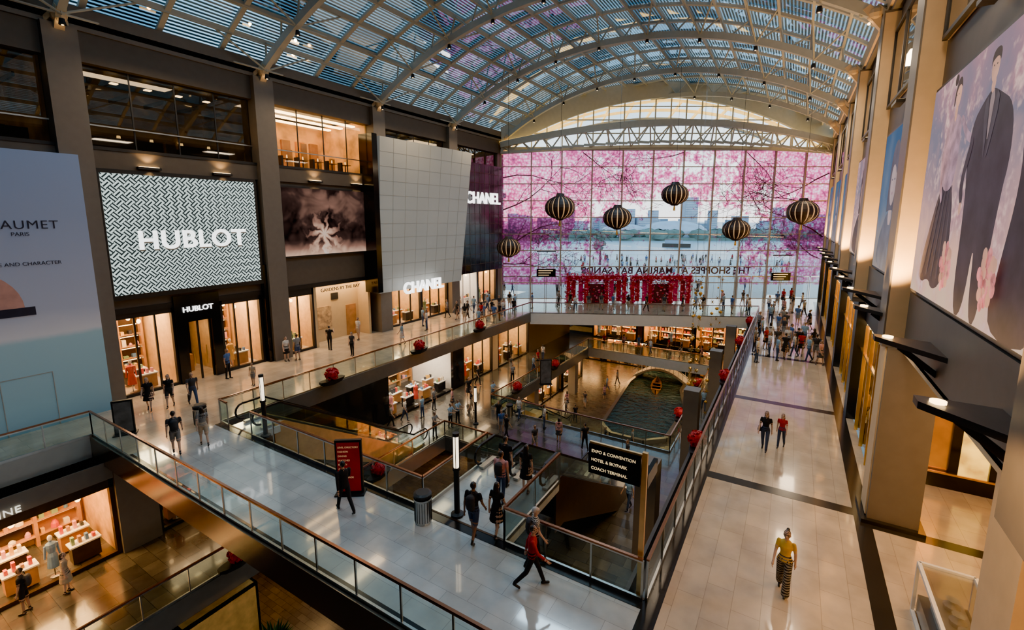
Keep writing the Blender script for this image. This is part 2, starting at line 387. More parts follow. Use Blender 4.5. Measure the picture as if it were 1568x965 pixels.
text('lettering','HUBLOT',(1.15,-.2,4.1),(H2,0,0),.40,glowW,.02,parent=o,bold=.006)
area('door_light',(1.15,1.6,3.3),(0,0,0),1,2,60,WARM2,parent=o)
b=MB(); b.box(0,1.15,-.35,.4,0,6.2,black); o=b.obj('black_pillar',(LWX,16.35,0),H2)
text('lettering','JF',(.55,-.38,2.7),(H2,0,0),.6,glowW,.01,parent=o)
b=MB(); nich=M('cream_niche_wall',(.58,.42,.22),.6,var=.04)
b.box(0,5,1.2,1.3,0,4.5,nich); b.box(0,.2,0,1.2,0,4.5,nich); b.box(4.8,5,0,1.2,0,4.5,nich); b.box(0,5,0,1.3,4.3,4.5,glowSoft)
b.box(1.0,2.2,1.1,1.2,1,2.6,M('niche_poster',(.45,.30,.15),.4,var=.5,scale=4)); b.box(2.3,2.9,1.12,1.2,3,3.5,blackm); b.box(3.6,4.5,1.12,1.2,0,2.4,wood)
o=b.obj('information_niche',(LWX,20.0,0),H2)
text('lettering','GARDENS BY THE BAY',(2.3,-.02,4.0),(H2,0,0),.34,M('ltr_dark',(.04,.03,.02)),.02,parent=o)
area('niche_light',(2.5,.6,4.2),(0,0,0),4.5,.8,110,WARM2,parent=o)
shop('fashion_boutique',(LWX,26.9,0),H2,4.0,4.0,4,warmwall,power=380)
shop('fashion_boutique',(LWX,30.9,0),H2,3.7,4.0,4,goldwall,power=350)
shop('perfume_boutique',(LWX,35.9,0),H2,3.6,4.0,4,whitewall,lightc=(1,.85,.7),power=240,frame=white)
shop('perfume_boutique',(LWX,39.6,0),H2,3.6,4.0,4,warmwall,power=320)
b=MB(); b.box(-28.4,-28.25,8.8,44,4.3,4.6,blackm); b.obj('trim_lintel')

# woven LED screen
m,nt=nodes('woven_led_screen')
cA=objco(nt,rot=(math.radians(45),0,0)); 
ck=N(nt,'ShaderNodeTexChecker'); ck.inputs['Scale'].default_value=3.4; L(nt,cA,ck.inputs['Vector'])
ck.inputs['Color1'].default_value=(1,1,1,1); ck.inputs['Color2'].default_value=(0,0,0,1)
w1=N(nt,'ShaderNodeTexWave',bands_direction='Y'); w1.inputs['Scale'].default_value=2.1; L(nt,cA,w1.inputs['Vector'])
w2=N(nt,'ShaderNodeTexWave',bands_direction='Z'); w2.inputs['Scale'].default_value=2.1; L(nt,cA,w2.inputs['Vector'])
mx=N(nt,'ShaderNodeMix',data_type='RGBA'); L(nt,ck.outputs['Fac'],mx.inputs[0]); L(nt,w1.outputs['Color'],mx.inputs[6]); L(nt,w2.outputs['Color'],mx.inputs[7])
c=ramp(nt,mx.outputs[2],[(.3,(.02,.03,.03)),(.5,(.80,.95,.90))]); e=N(nt,'ShaderNodeEmission'); e.inputs[1].default_value=.95; L(nt,c,e.inputs[0]); out(nt,e.outputs[0])
b=MB(); b.box(LWX,LWX+.35,8.75,16.35,5.05,11.35,blackm); b.box(LWX+.35,LWX+.37,8.95,16.2,5.3,11.15,m); o=b.obj('led_advertising_screen')
text('lettering','HUBLOT',(LWX+.47,12.75,7.9),RL,1.3,M('screen_letter',(.9,.92,.9),.5,0,2.4,var=0),.05,parent=o,space=1.08,bold=.025)
text('lettering_shadow','HUBLOT',(LWX+.39,12.79,7.85),RL,1.3,greyf,.01,parent=o,space=1.08,bold=.05)
# flower picture
m,nt=nodes('flower_picture'); t=N(nt,'ShaderNodeTexCoord'); mp=N(nt,'ShaderNodeMapping'); L(nt,t.outputs['Object'],mp.inputs[0])
nz=N(nt,'ShaderNodeTexNoise'); nz.inputs['Scale'].default_value=.55; nz.inputs['Distortion'].default_value=2.2; nz.inputs['Detail'].default_value=1; L(nt,mp.outputs[0],nz.inputs['Vector'])
n2=N(nt,'ShaderNodeTexNoise'); n2.inputs['Scale'].default_value=1.6; L(nt,mp.outputs[0],n2.inputs['Vector'])
sx=N(nt,'ShaderNodeSeparateXYZ'); L(nt,mp.outputs[0],sx.inputs[0])
def petal(cy,cz,k,ln,rad0):
    dx=math_(nt,'SUBTRACT',sx.outputs['Y'],cy); dz=math_(nt,'SUBTRACT',sx.outputs['Z'],cz)
    ang=math_(nt,'ADD',math_(nt,'ARCTAN2',dz,dx),math_(nt,'MULTIPLY',n2.outputs['Fac'],1.6)); rad=math_(nt,'SQRT',math_(nt,'ADD',math_(nt,'MULTIPLY',dx,dx),math_(nt,'MULTIPLY',dz,dz)))
    s_=math_(nt,'MULTIPLY',math_(nt,'ADD',math_(nt,'SINE',math_(nt,'MULTIPLY',ang,k)),1),.5)
    return math_(nt,'SUBTRACT',1.15,math_(nt,'DIVIDE',rad,math_(nt,'ADD',math_(nt,'MULTIPLY',s_,ln),rad0)),True)
core=petal(3.1,1.5,7,1.1,.45); wings=petal(3.6,3.6,2,3.0,.5)
lo=math_(nt,'MULTIPLY',math_(nt,'SUBTRACT',1.0,math_(nt,'MULTIPLY',sx.outputs['Z'],.9),True),.75)
fac=math_(nt,'ADD',math_(nt,'ADD',math_(nt,'MULTIPLY',math_(nt,'SUBTRACT',nz.outputs['Fac'],.2),.42),math_(nt,'ADD',math_(nt,'MULTIPLY',core,.75),math_(nt,'MULTIPLY',wings,.3))),lo,True)
c=ramp(nt,fac,[(.05,(.008,.005,.005)),(.25,(.07,.04,.034)),(.5,(.36,.18,.13)),(.8,(.95,.60,.42)),(1,(1,.85,.75))]); e=N(nt,'ShaderNodeEmission'); e.inputs[1].default_value=.7; L(nt,c,e.inputs[0]); out(nt,e.outputs[0])
b=MB(); b.box(0,.25,0,7.2,0,4.6,blackm); b.box(.25,.27,.1,7.1,.1,4.5,m); b.obj('flower_billboard',(LWX,17.9,6.5))
# hoarding
m,nt=nodes('hoarding_print'); co_=objco(nt); sx=N(nt,'ShaderNodeSeparateXYZ'); L(nt,co_,sx.inputs[0])
nz=N(nt,'ShaderNodeTexNoise'); nz.inputs['Scale'].default_value=.5; nz.inputs['Detail'].default_value=6; L(nt,co_,nz.inputs['Vector'])
fz=math_(nt,'DIVIDE',math_(nt,'ADD',sx.outputs['Z'],math_(nt,'MULTIPLY',nz.outputs['Fac'],.6)),12)
c=ramp(nt,fz,[(0,(.10,.20,.26)),(.12,(.18,.30,.35)),(.35,(.24,.36,.40)),(.37,(.46,.44,.46)),(.45,(.30,.31,.38)),(.8,(.20,.24,.35)),(1,(.17,.23,.37))])
pb=N(nt,'ShaderNodeBsdfPrincipled'); L(nt,c,pb.inputs['Base Color']); pb.inputs['Roughness'].default_value=.5; L(nt,c,pb.inputs['Emission Color']); pb.inputs['Emission Strength'].default_value=.2; out(nt,pb.outputs[0])  # faint emission puts the hoarding's lighting into its print
b=MB(); b.box(-28.2,-27.3,-7,8.1,0,11.8,m); 
pk=M('hoarding_pink',(.65,.33,.27),.4); ink=M('hoarding_ink',(.02,.025,.05)); b.box(-27.3,-27.28,1.5,4.3,0,1.2,M('hoarding_blue',(.01,.07,.22)))
vs_=[(-27.27,4.1+1.6*math.cos(math.pi*i/16)*1.0,5.3+1.7*math.sin(math.pi*i/16)) for i in range(17)]
b.add(vs_,[tuple(range(17))],pk); b.box(-27.3,-27.25,2.3,6.0,5.0,5.35,ink)
for yy in (4.6,6.2): b.box(-27.3,-27.27,yy,yy+.03,0,2.4,fascia)
b.box(-27.3,-27.27,4.6,6.23,2.4,2.43,fascia)
o=b.obj('jeweller_hoarding')
text('lettering','CHAUMET',(-27.26,5.85,8.75),RL,.50,ink,.01,parent=o,space=1.12); text('lettering','PARIS',(-27.26,5.9,8.38),RL,.22,ink,.01,parent=o)
text('lettering','GRACE AND CHARACTER',(-27.26,5.8,7.15),RL,.21,ink,.01,parent=o)
# luxury black box
m=M('white_led_panels',(.31,.32,.30),.4,0,.25,var=.04,scale=.4)
b=MB(); b.box(LWX,-27.2,24.9,42.6,3.7,14.4,black); b.box(LWX,-26.9,24.6,25.1,3.4,15.2,black)
b.add([(-27.15,25.0,3.3),(-26.5,34.4,3.3),(-26.1,35.8,15.0),(-26.9,25.4,15.1),(-27.9,25,3.3),(-27.9,34.6,3.3),(-27.9,35.8,15),(-27.9,25.2,15.1)],[(0,1,2,3),(4,7,6,5),(0,4,5,1),(1,5,6,2),(2,6,7,3),(3,7,4,0)],m)
for k in range(1,8):
    t=k/8; lo_=Vector((-27.15,25,3.3)).lerp(Vector((-26.5,34.4,3.3)),t); hi_=Vector((-26.9,25.4,15.1)).lerp(Vector((-26.1,35.8,15)),t); b.beam(lo_+Vector((.01,0,0)),hi_+Vector((.01,0,0)),.025,.025,fascia)
for k in range(1,11):
    t=k/11; lo_=Vector((-27.15,25,3.3)).lerp(Vector((-26.9,25.4,15.1)),t); hi_=Vector((-26.5,34.4,3.3)).lerp(Vector((-26.1,35.8,15)),t); b.beam(lo_+Vector((.01,0,0)),hi_+Vector((.01,0,0)),.025,.025,fascia)
for k in range(8): b.box(-27.2,-27.17,36+k*.85,36.03+k*.85,3.8,14.3,greyf)
for k in range(10): b.box(-27.2,-27.16,35.2,42.6,4.5+k,4.53+k,darkclad)
o=b.obj('luxury_store_facade')
text('lettering','CHANEL',(-26.1,28.9,3.5),RL,1.25,glowW,.08,parent=o,space=1.0,bold=.03)
text('lettering','CHANEL',(-26.95,38.9,11.0),RL,1.55,glowW,.06,parent=o,space=1.0,bold=.03)

# ------------------------------------------------------------ lower-level shops
o=shop('bag_boutique',(-23.4,-1.0,-5),H2,7.6,3.5,4,goldwall,lightc=WARM,power=1000,tables=2,frame=darkclad,mull=2)
text('lettering','CELINE',(4.3,-.15,3.62),(H2,0,0),.36,M('soft_letter',(1,.9,.75),emit=1),.03,parent=o,space=1.1)
shop('fashion_boutique',(-23.4,8.0,-5),H2,6,3.8,3.5,warmwall,power=100)
shop('cosmetics_store',(-23.2,21.6,-5),H2,7.4,3.9,5,whitewall,lightc=(1,.86,.70),power=520,frame=black,mull=1)
shop('eyewear_store',(-23.2,30.2,-5),H2,4.5,3.9,4,warmwall,power=360)
shop('fashion_boutique',(-23.2,35.6,-5),H2,6,3.9,4,warmwall,power=360)
b=MB(); b.box(-24,-23.2,6.6,8,-5,-.9,taupe2); b.box(-24,-23.2,14,21.6,-5,-.8,black); b.box(-24,-23.2,29,30.2,-5,-.8,black); b.box(-24,-23.2,34.7,35.6,-5,-.8,creamw); b.box(-24,-23.2,41.6,52,-5,-.8,taupe2)
b.box(-34,10,60,60.3,-9.5,-1,darkwall); b.box(-24,-23.35,-8,52,-1.1,-.8,taupe); b.box(-24,-23.3,-8,6.6,-1.55,-.8,taupe2)
for y in (8.2,17.2,26.2,35.2,44.2): b.box(-19.6,-18.8,y-.4,y+.4,-9.5,-5.3,taupe2); b.box(-4.6,-3.8,y-.4,y+.4,-9.5,-.3,taupe2)
b.obj('wall_lower_left')
b=MB(); b.box(-3.0,-2.9,10,60,-5,-.3,darkwall); b.box(-2.4,-2.32,-8,6.4,-.9,0,greyf); b.box(-2.48,-2.4,10,47.6,-.9,.01,greyf)
b.obj('wall_lower_right')
shop('gift_store',(-21,27.4,-9.5),0,5.5,3.6,3.5,goldwall,lightc=WARM,power=900)
shop('tea_store',(-14.8,22.9,-9.5),0,5.2,3.6,4,goldwall,lightc=WARM,power=900)
for y,nm in ((31.5,'shoe_store'),(38,'toy_store'),(44.5,'snack_store')):
    shop(nm,(-20.5,y,-9.5),H2,5.5,3.5,4,warmwall,power=480)
for y in (34,42,50): shop('souvenir_store',(-4.4,y,-9.5),-H2,5.5,3.5,4,warmwall,power=440)
for y in (33,41,49): shop('dress_store',(-2.9+.2,y,-5),-H2,5.5,3.5,4,warmwall,power=360)
for x in (-20,-14,-8.4): shop('food_counter',(x,51.5,-5),0,5.4,3.6,3,goldwall,lightc=WARM,power=460)
for x in (-26,-20,-8.5): shop('noodle_counter',(x,56.5,-9.5),0,5.4,3.6,3,goldwall,lightc=WARM,power=420)
shop('bag_boutique',(-23,6.2,-9.5),0,5,3.6,3,goldwall,lightc=WARM,power=300)
def stand(name,loc,rz,w,h,col,st=1.2,var=.45):
    b=MB(); b.box(-w/2,w/2,-.06,.06,.05,h,blackm); b.box(-w/2+.06,w/2-.06,-.075,-.06,.12,h-.08,M(name+'_face',col,.4,0,st,var=var,scale=2.5)); b.box(-w/2-.05,w/2+.05,-.22,.22,0,.05,blackm); return b.obj(name,loc,rz)
o=stand('red_mall_totem',(-11.95,9.35,0),math.radians(35),.85,1.9,(.20,.010,.01),.25,.2)
mg=M('ltr_gold',(.8,.5,.25),emit=.3)
for k in range(8): text('lettering',('LEVEL DIRECTORY','FASHION','DINING','WATCHES','BEAUTY','CASINO','THEATRE','PROMENADE')[k],(-.33,-.08,1.66-k*.15),RF,.08,mg,.003,'LEFT',parent=o)
stand('digital_poster_stand',(-23.6,7.3,0),math.radians(60),.7,1.5,(.05,.05,.05),.2)
stand('digital_poster_stand',(-17.3,34,-5),math.radians(40),1,2.2,(.7,.2,.4),1.2)
stand('digital_poster_stand',(-20.6,14.2,-9.5),math.radians(40),1.3,2.4,(.3,.7,.9),2)

# ------------------------------------------------------------ right wall
b=MB()
b.box(RWX,RWX+.5,-8,63,5.4,17.3,taupe); b.box(RWX-.08,RWX+.5,-8,63,5.4,7.0,taupe2); b.box(RWX-.3,RWX+.5,-8,63,17.3,17.75,taupe2)
b.box(RWX-.08,10,-8,20.2,5.3,5.5,creamw)
rc=[-.8,7.0,17.0,25.6,34.4,43.2,52,60.6]
for y in rc:
    px=RWX-(.55 if y<40 else .3)
    b.box(px,RWX+.2,y-.5,y+.5,5.4,17.3,taupe2); b.box(px+.04,RWX+.1,y-.53,y-.5,5.6,17.2,creamw)  # cream strip on the near side paints the uplit pilaster face
b.box(2.9,4.1,8.2,9.4,0,5.4,creamw); b.box(2.5,3.7,16.45,17.6,0,5.4,taupe2); b.box(2.46,2.5,16.6,17.5,.15,5.4,creamw)  # thin cream face on the taupe column paints its lit edge
b.box(2.35,3.85,16.3,17.75,0,.12,darkstrip)
for y in rc[3:]: b.box(2.6,3.2,y-.5,y+.5,0,5.4,blackm)
b.box(9,9.2,-8,20,0,5.4,M('amber_wall',(.50,.28,.06),.5)); b.box(9,10,-8,20,5.3,5.5,taupe)
b.box(2.9,3.4,20.2,63,4.6,5.4,blackm)
b.obj('wall_right')
amber=M('amber_display',(.80,.38,.05),.4,0,2.0,var=.6,scale=1.5)
b=MB(); y=20.4; k=0
while y<59:
    b.box(2.82,2.95,y,y+.12,0,4.6,gold); b.quad((2.95,y+.12,.1),(2.95,y+1.6,.1),(2.95,y+1.6,4.6),(2.95,y+.12,4.6),glassS); b.box(3.6,3.7,y,y+1.72,0,4.6,amber if k%3 else black)
    b.box(2.98,3.6,y+.3,y+1.3,0,.9,black); b.lathe([(0,0),(.14,0),(.18,.3),(.08,.5),(0,.52)],(3.25,y+.8,.9),R.choice(goodsc),8)
    b.box(3,3.6,y+.2,y+1.5,4.4,4.5,glowWarm); b.box(2.85,2.94,y+.12,y+1.72,3.3,3.38,gold)
    y+=1.72; k+=1
b.obj('gold_framed_shopfront')
b=MB(); 
for k in range(6):
    x=3.0+k*1.0; b.box(x,x+.25,20.0,20.2,0,5.3,black); b.box(x+.25,x+1.0,20.1,20.15,0,5.3,gold if k%2 else amber)
b.box(3,9,19.95,20.2,0,.5,black); b.box(3,9,19.95,20.2,4.6,5.3,black); b.box(3,9,19.93,19.99,.5,.56,gold); b.obj('gold_panel_facade')
wingm=M('wing_dark_grey',(.05,.05,.052),.4,.3)
for y in (4.4,8.6,13.0,17.4,21.8,26,30.4,34.8,39.2,43.6,48,52.4):
    b=MB(); vs_=[(0,-.75,0),(0,.75,0),(-1.15,.2,.18),(-1.15,-.1,.18)]
    b.add([(x,yy,z-.04) for x,yy,z in vs_]+[(x,yy,z+.07) for x,yy,z in vs_],[(0,3,2,1),(4,5,6,7),(0,1,5,4),(1,2,6,5),(2,3,7,6),(3,0,4,7)],wingm)
    b.beam((0,0,-.5),(-.7,0,.05),.08,.12,blackm); b.lathe([(0,0),(.10,0),(.10,.04),(0,.04)],(-.9,.05,.22),glowWarm,12)
    b.obj('wing_uplight',(RWX-.05,y,6.15))
for y in rc[1:]:
    spot('column_uplight',(RWX-.75,y-1.5,6.5),(RWX-.25,y-.4,11.0),2600,WARM,85,.08)
    spot('column_uplight',(RWX-.9,y+1.0,6.5),(RWX-.3,y+.35,13),600,WARM,75,.08)
spot('column_fill_spot',(1.2,6.2,7.5),(3.0,8.6,2.5),700,WARM,60,.1)  # added fill spots to brighten the near columns, no fitting modelled
spot('column_fill_spot',(1.2,14.2,7.0),(2.7,16.8,2.5),300,WARM2,60,.1)
# billboards on right
m,nt=nodes('blossom_couple_billboard'); co_=objco(nt); sx=N(nt,'ShaderNodeSeparateXYZ'); L(nt,co_,sx.inputs[0])
nz=N(nt,'ShaderNodeTexNoise'); nz.inputs['Scale'].default_value=.7; nz.inputs['Detail'].default_value=8; L(nt,co_,nz.inputs['Vector'])
n3=N(nt,'ShaderNodeTexNoise'); n3.inputs['Scale'].default_value=5; n3.inputs['Detail'].default_value=8; L(nt,co_,n3.inputs['Vector'])
fz=math_(nt,'ADD',math_(nt,'DIVIDE',sx.outputs['Z'],5),math_(nt,'MULTIPLY',math_(nt,'SUBTRACT',nz.outputs['Fac'],.5),.9))
c=ramp(nt,fz,[(0,(1,.66,.46)),(.2,(1,.55,.42)),(.42,(.62,.36,.36)),(.7,(.26,.23,.30)),(1,(.45,.26,.31))])
bloss=math_(nt,'MULTIPLY',math_(nt,'SUBTRACT',math_(nt,'ADD',math_(nt,'MULTIPLY',nz.outputs['Fac'],.7),math_(nt,'MULTIPLY',n3.outputs['Fac'],.5)),.6,True),5,True)
mx=N(nt,'ShaderNodeMix',data_type='RGBA'); L(nt,bloss,mx.inputs[0]); L(nt,c,mx.inputs[6]); L(nt,ramp(nt,n3.outputs['Fac'],[(.35,(.75,.26,.30)),(.6,(1,.64,.58))]),mx.inputs[7])
e=N(nt,'ShaderNodeEmission'); e.inputs[1].default_value=.85; L(nt,mx.outputs[2],e.inputs[0]); out(nt,e.outputs[0])
m2,nt=nodes('blue_portrait_billboard'); co_=objco(nt); sx=N(nt,'ShaderNodeSeparateXYZ'); L(nt,co_,sx.inputs[0]); nz=N(nt,'ShaderNodeTexNoise'); nz.inputs['Scale'].default_value=.6; L(nt,co_,nz.inputs['Vector'])
fz=math_(nt,'ADD',math_(nt,'DIVIDE',sx.outputs['Z'],5),math_(nt,'SUBTRACT',nz.outputs['Fac'],.5)); c=ramp(nt,fz,[(0,(.60,.48,.42)),(.5,(.24,.31,.45)),(1,(.10,.19,.36))]); e=N(nt,'ShaderNodeEmission'); e.inputs[1].default_value=.6; L(nt,c,e.inputs[0]); out(nt,e.outputs[0])
def pm(n,c,e_=.35,v=.3,s=1.5): return M(n,c,.6,0,e_,var=v,scale=s)
suit=pm('print_dark_suit',(.030,.022,.034),.35,.5,2); pskin=pm('print_skin',(.65,.36,.27),.4,.2); pdress=pm('print_pink_dress',(.75,.24,.26),.45,.5,5); phair=pm('print_hair',(.03,.015,.012),.3); lilac=pm('print_lilac_blouse',(.38,.24,.32),.4,.5,3); lapel=pm('print_lapel',(.06,.05,.07)); bskin=pm('print_blue_skin',(.42,.34,.36),.4,.15); bhair=pm('print_blue_hair',(.06,.07,.11),.4); bcl=pm('print_blue_coat',(.10,.13,.2),.35); pshirt=pm('print_shirt',(.4,.3,.32),.3)
def chaikin(p,n=2):
    for _ in range(n):
        q=[]
        for i in range(len(p)):
            a=p[i];c_=p[(i+1)%len(p)]; q+=[(a[0]*.75+c_[0]*.25,a[1]*.75+c_[1]*.25),(a[0]*.25+c_[0]*.75,a[1]*.25+c_[1]*.75)]
        p=q
    return p
for i,(y0,y1) in enumerate(((8.0,16.1),(17.9,23.6),(26.4,33.4),(35.2,42.2),(44,51.2),(52.8,59.5))):
    b=MB(); W=y1-y0; b.box(-.05,.1,0,W,0,5.1,blackm); b.box(-.07,-.05,.08,W-.08,.08,5.02,m if i in(0,2) else m2)
    lay=[0]
    def poly(pts,mm,sm=2):
        lay[0]+=1; x=-.075-.0012*lay[0]; pts=chaikin(pts,sm); b.add([(x,min(max(p[0],.1),W-.1),min(max(p[1],.1),5.0)) for p in pts],[tuple(range(len(pts)))],mm)
    def oval(cy,cz,ry,rz,mm): poly([(cy+ry*math.cos(t*math.pi/8),cz+rz*math.sin(t*math.pi/8)) for t in range(16)],mm,1)
    if i==0:
        poly([(5.3,2.7),(6.1,2.7),(6.5,2.2),(7.3,.7),(7.0,.35),(6.3,.55),(5.9,.3),(5.2,.5),(4.9,1.4)],suit)
        for q in range(5): poly([(5.3+q*.2,2.6),(5.36+q*.2,2.6),(5.2+q*.45,.6),(5.1+q*.45,.6)],lapel,0)
        poly([(5.3,2.5),(6.1,2.5),(6.25,3.3),(6.3,3.9),(5.9,4.1),(5.6,4.1),(5.2,3.9),(5.15,3.2)],lilac)
        poly([(6.2,3.9),(6.5,3.3),(6.3,2.6),(6.05,2.2),(5.95,2.35),(6.2,2.8),(6.15,3.3),(6.0,3.8)],lilac); poly([(5.3,3.9),(4.7,3.4),(4.2,3.3),(4.2,3.45),(4.7,3.6),(5.2,4.05)],lilac)
        oval(5.75,4.15,.1,.2,pskin); oval(5.72,4.5,.19,.27,pskin); poly([(5.5,4.6),(5.6,4.85),(5.85,4.85),(6.0,4.6),(6.02,4.3),(5.92,4.3),(5.9,4.6),(5.7,4.72),(5.52,4.62)],phair); oval(6.0,4.85,.13,.12,phair)
        poly([(2.6,.1),(3.1,.1),(3.3,1.7),(3.45,.1),(4.1,.1),(4.2,2.2),(4.45,3.0),(4.4,3.7),(3.9,4.0),(3.5,4.15),(3.1,4.0),(2.4,3.7),(2.2,2.9),(2.4,2.2)],suit)
        poly([(3.35,4.1),(3.6,4.1),(3.52,3.5),(3.45,3.2),(3.4,3.5)],pshirt,1); poly([(3.6,4.1),(3.85,3.9),(3.6,3.1),(3.5,2.9)],lapel,1); poly([(3.3,4.1),(3.05,3.9),(3.3,3.1),(3.42,2.9)],lapel,1)
        poly([(4.3,3.5),(4.75,2.6),(4.5,2.1),(4.35,2.2),(4.5,2.65),(4.15,3.3)],suit); oval(3.5,4.2,.1,.15,pskin); oval(3.52,4.5,.19,.27,pskin); poly([(3.3,4.5),(3.3,4.8),(3.72,4.8),(3.76,4.5),(3.7,4.62),(3.4,4.66)],phair); oval(4.45,2.1,.09,.12,pskin)
        for sd in (-.07,.07): oval(3.52+sd,4.52,.025,.015,phair); oval(5.72+sd,4.5,.025,.015,phair)
        poly([(.3,.1),(2.2,.1),(1.9,1.2),(1.6,2.4),(1.75,3.2),(1.5,3.8),(.9,3.8),(.6,3.2),(.8,2.4),(.5,1.2)],suit)
        oval(1.2,4.0,.09,.2,pskin); oval(1.2,4.35,.19,.27,pskin); poly([(.95,4.3),(1.0,4.65),(1.35,4.68),(1.5,4.4),(1.5,3.6),(1.38,3.6),(1.38,4.4),(1.2,4.5),(1.05,4.4)],phair)
        for cy0 in (4.75,2.15):
            for q in range(26):
                t=q*2.4; rr_=.38*math.sqrt(q/26); oval(cy0+rr_*math.cos(t),.95+rr_*1.2*math.sin(t),.11,.12,pdress if q%2 else pskin)
    else:
        cm=suit if i==2 else bcl; sk_=pskin if i==2 else bskin; hr=phair if i==2 else bhair
        poly([(W*.12,.1),(W*.88,.1),(W*.84,1.2),(W*.68,1.9),(W*.56,2.2),(W*.44,2.2),(W*.3,1.9),(W*.16,1.2)],cm)
        poly([(W*.44,1.7),(W*.56,1.7),(W*.56,2.5),(W*.44,2.5)],sk_,1)
        poly([(W*.5-.85,2.0),(W*.5-.9,3.6),(W*.5-.5,4.5),(W*.5+.3,4.6),(W*.5+.85,3.9),(W*.5+.9,2.1),(W*.5+.5,2.2),(W*.5-.5,2.2)],hr)
        oval(W*.5,3.15,.55,.8,sk_); poly([(W*.5-.55,3.3),(W*.5-.5,4.0),(W*.5,4.15),(W*.5+.5,3.95),(W*.5+.55,3.4),(W*.5+.3,3.75),(W*.5-.1,3.75)],hr,1)
        for sd in (-1,1): oval(W*.5+sd*.22,3.25,.1,.035,hr)
        oval(W*.5,2.78,.14,.05,pdress if i==2 else lilac); oval(W*.5,3.02,.05,.1,lilac if i==2 else bskin)
    o=b.obj('fashion_billboard',(RWX-.1,y0,7.1))
    area('billboard_light',(-.5,W/2,-.25),(0,math.radians(150),0),.2,W*.8,110,WARM,parent=o)
for k in range(6):
    y0=rc[k+1]+.8;y1=rc[k+2]-.8; b=MB(); b.quad((0,0,0),(0,y1-y0,0),(0,y1-y0,3),(0,0,3),glassD); b.box(-.05,.06,0,y1-y0,0,.1,blackm); b.box(-.05,.06,0,y1-y0,2.9,3,blackm)
    for q in range(4): yy=(y1-y0)*q/3; b.box(-.04,.06,yy-.04,yy+.04,0,3,blackm)
    b.box(.05,.1,0,y1-y0,0,3,M('dim_room_wall_glow',())); b.box(-.25,0,(y1-y0)/2-.5,(y1-y0)/2+.5,-.5,-.4,blackm); b.box(-.2,-.02,(y1-y0)/2-.4,(y1-y0)/2+.4,-.4,-.38,glowWarm)
    b.obj('window_upper_right',(RWX-.12,y0,13.4))
# passage display case
b=MB()
for x in (0,.95):
    for yy in (0,3.2): b.beam((x,yy,0),(x,yy,1.25),.06,.06,white)
for z in (.03,1.25):
    b.beam((0,0,z),(0,3.2,z),.07,.07,white); b.beam((.95,0,z),(.95,3.2,z),.07,.07,white); b.beam((0,0,z),(.95,0,z),.07,.07,white); b.beam((0,3.2,z),(.95,3.2,z),.07,.07,white)
b.box(.02,.93,.02,3.18,1.22,1.24,glassS); b.box(.05,.9,.05,3.15,.1,.5,greyf); b.box(.2,.7,.5,2.8,.5,.8,fascia)
for q in range(5): b.lathe([(0,0),(.12,0),(.15,.12),(.05,.2),(.12,.26),(0,.28)],(.45,.7+q*.45,.8),fascia,10)
b.obj('glass_display_case',(3.0,9.75,0))

# ------------------------------------------------------------ roof
XC=-12.85; ZC=-4.0
def arc(rad,a): return (XC+rad*math.sin(a),ZC+rad*math.cos(a))
amax=math.asin(15.45/26.4); NS=18
b=MB(); Ro=27.2; Ri=26.3; ao=amax
ang=[-ao+2*ao*i/NS for i in range(NS+1)]
def endy(x): return wy(x)+.2
ribs=[-.8,8.2,17.2,26.2,35.2,44.2,53.2]
for a in ang:
    x,z=arc(Ro,a); b.beam((x,-8,z),(x,endy(x),z),.13,.28,truss)
for k in range(24):
    y=-8.8+3*k
    for i in range(NS):
        x0,z0=arc(Ro,ang[i]);x1,z1=arc(Ro,ang[i+1])
        if y<endy((x0+x1)/2) and y>-8.2: b.beam((x0,y,z0),(x1,y,z1),.16,.26,truss,up=(0,1,0))
for y in ribs:
    NR=36
    for i in range(NR):
        a0=-amax+2*amax*i/NR; a1=-amax+2*amax*(i+1)/NR
        rr=lambda a: Ri-.35*math.cos(a/amax*math.pi/2)
        x0,z0=arc(rr(a0),a0);x1,z1=arc(rr(a1),a1)
        if y<endy(x1): b.beam((x0,y,z0),(x1,y,z1),.42,.30,truss,up=(0,1,0)) 
    for i in range(NS):
        am=(ang[i]+ang[i+1])/2; xm,zm=arc(Ri-.3,am)
        if y<endy(xm)-1:
            for aa in (ang[i],ang[i+1]):
                x,z=arc(Ro,aa); b.tube((xm,y,zm),(x,y,z),.06,.06,truss,6)
            if i%2==0:
                for sy in (-3,3):
                    for aa in (ang[i],ang[i+1]):
                        x,z=arc(Ro,aa)
                        if y+sy<endy(x): b.tube((xm,y,zm),(x,y+sy,z),.055,.055,truss,6)
                b.lathe([(.0,0),(.14,0),(.10,.25),(0,.25)],(xm,y,zm-.45),blackm,8); b.lathe([(0,-.01),(.05,-.01)],(xm,y,zm-.45),glowWarm,8)
b.obj('ceiling_vault_truss')
b=MB(); ns=168
for i in range(ns):
    a=-amax+2*amax*(i+.5)/ns; x,z=arc(Ro+.35,a)
    b.beam((x,-8,z),(x,endy(x),z),.105,.02,slat,up=(math.sin(a),0,math.cos(a)))
b.obj('ceiling_louvres')
b=MB()
for i in range(NS):
    x0,z0=arc(Ro+.17,ang[i]);x1,z1=arc(Ro+.17,ang[i+1]); k=-8.8
    while k<min(endy(x0),endy(x1))+3:
        ya,yb=max(k,-8),k+3
        b.quad((x0,ya,z0),(x1,ya,z1),(x1,min(yb,endy(x1)),z1),(x0,min(yb,endy(x0)),z0),glassW2 if R.random()<.3 or i==NS//2+1 else glassW); k+=3
        if k>=endy(x0) and k>=endy(x1): break
b.obj('ceiling_glass')
b=MB()
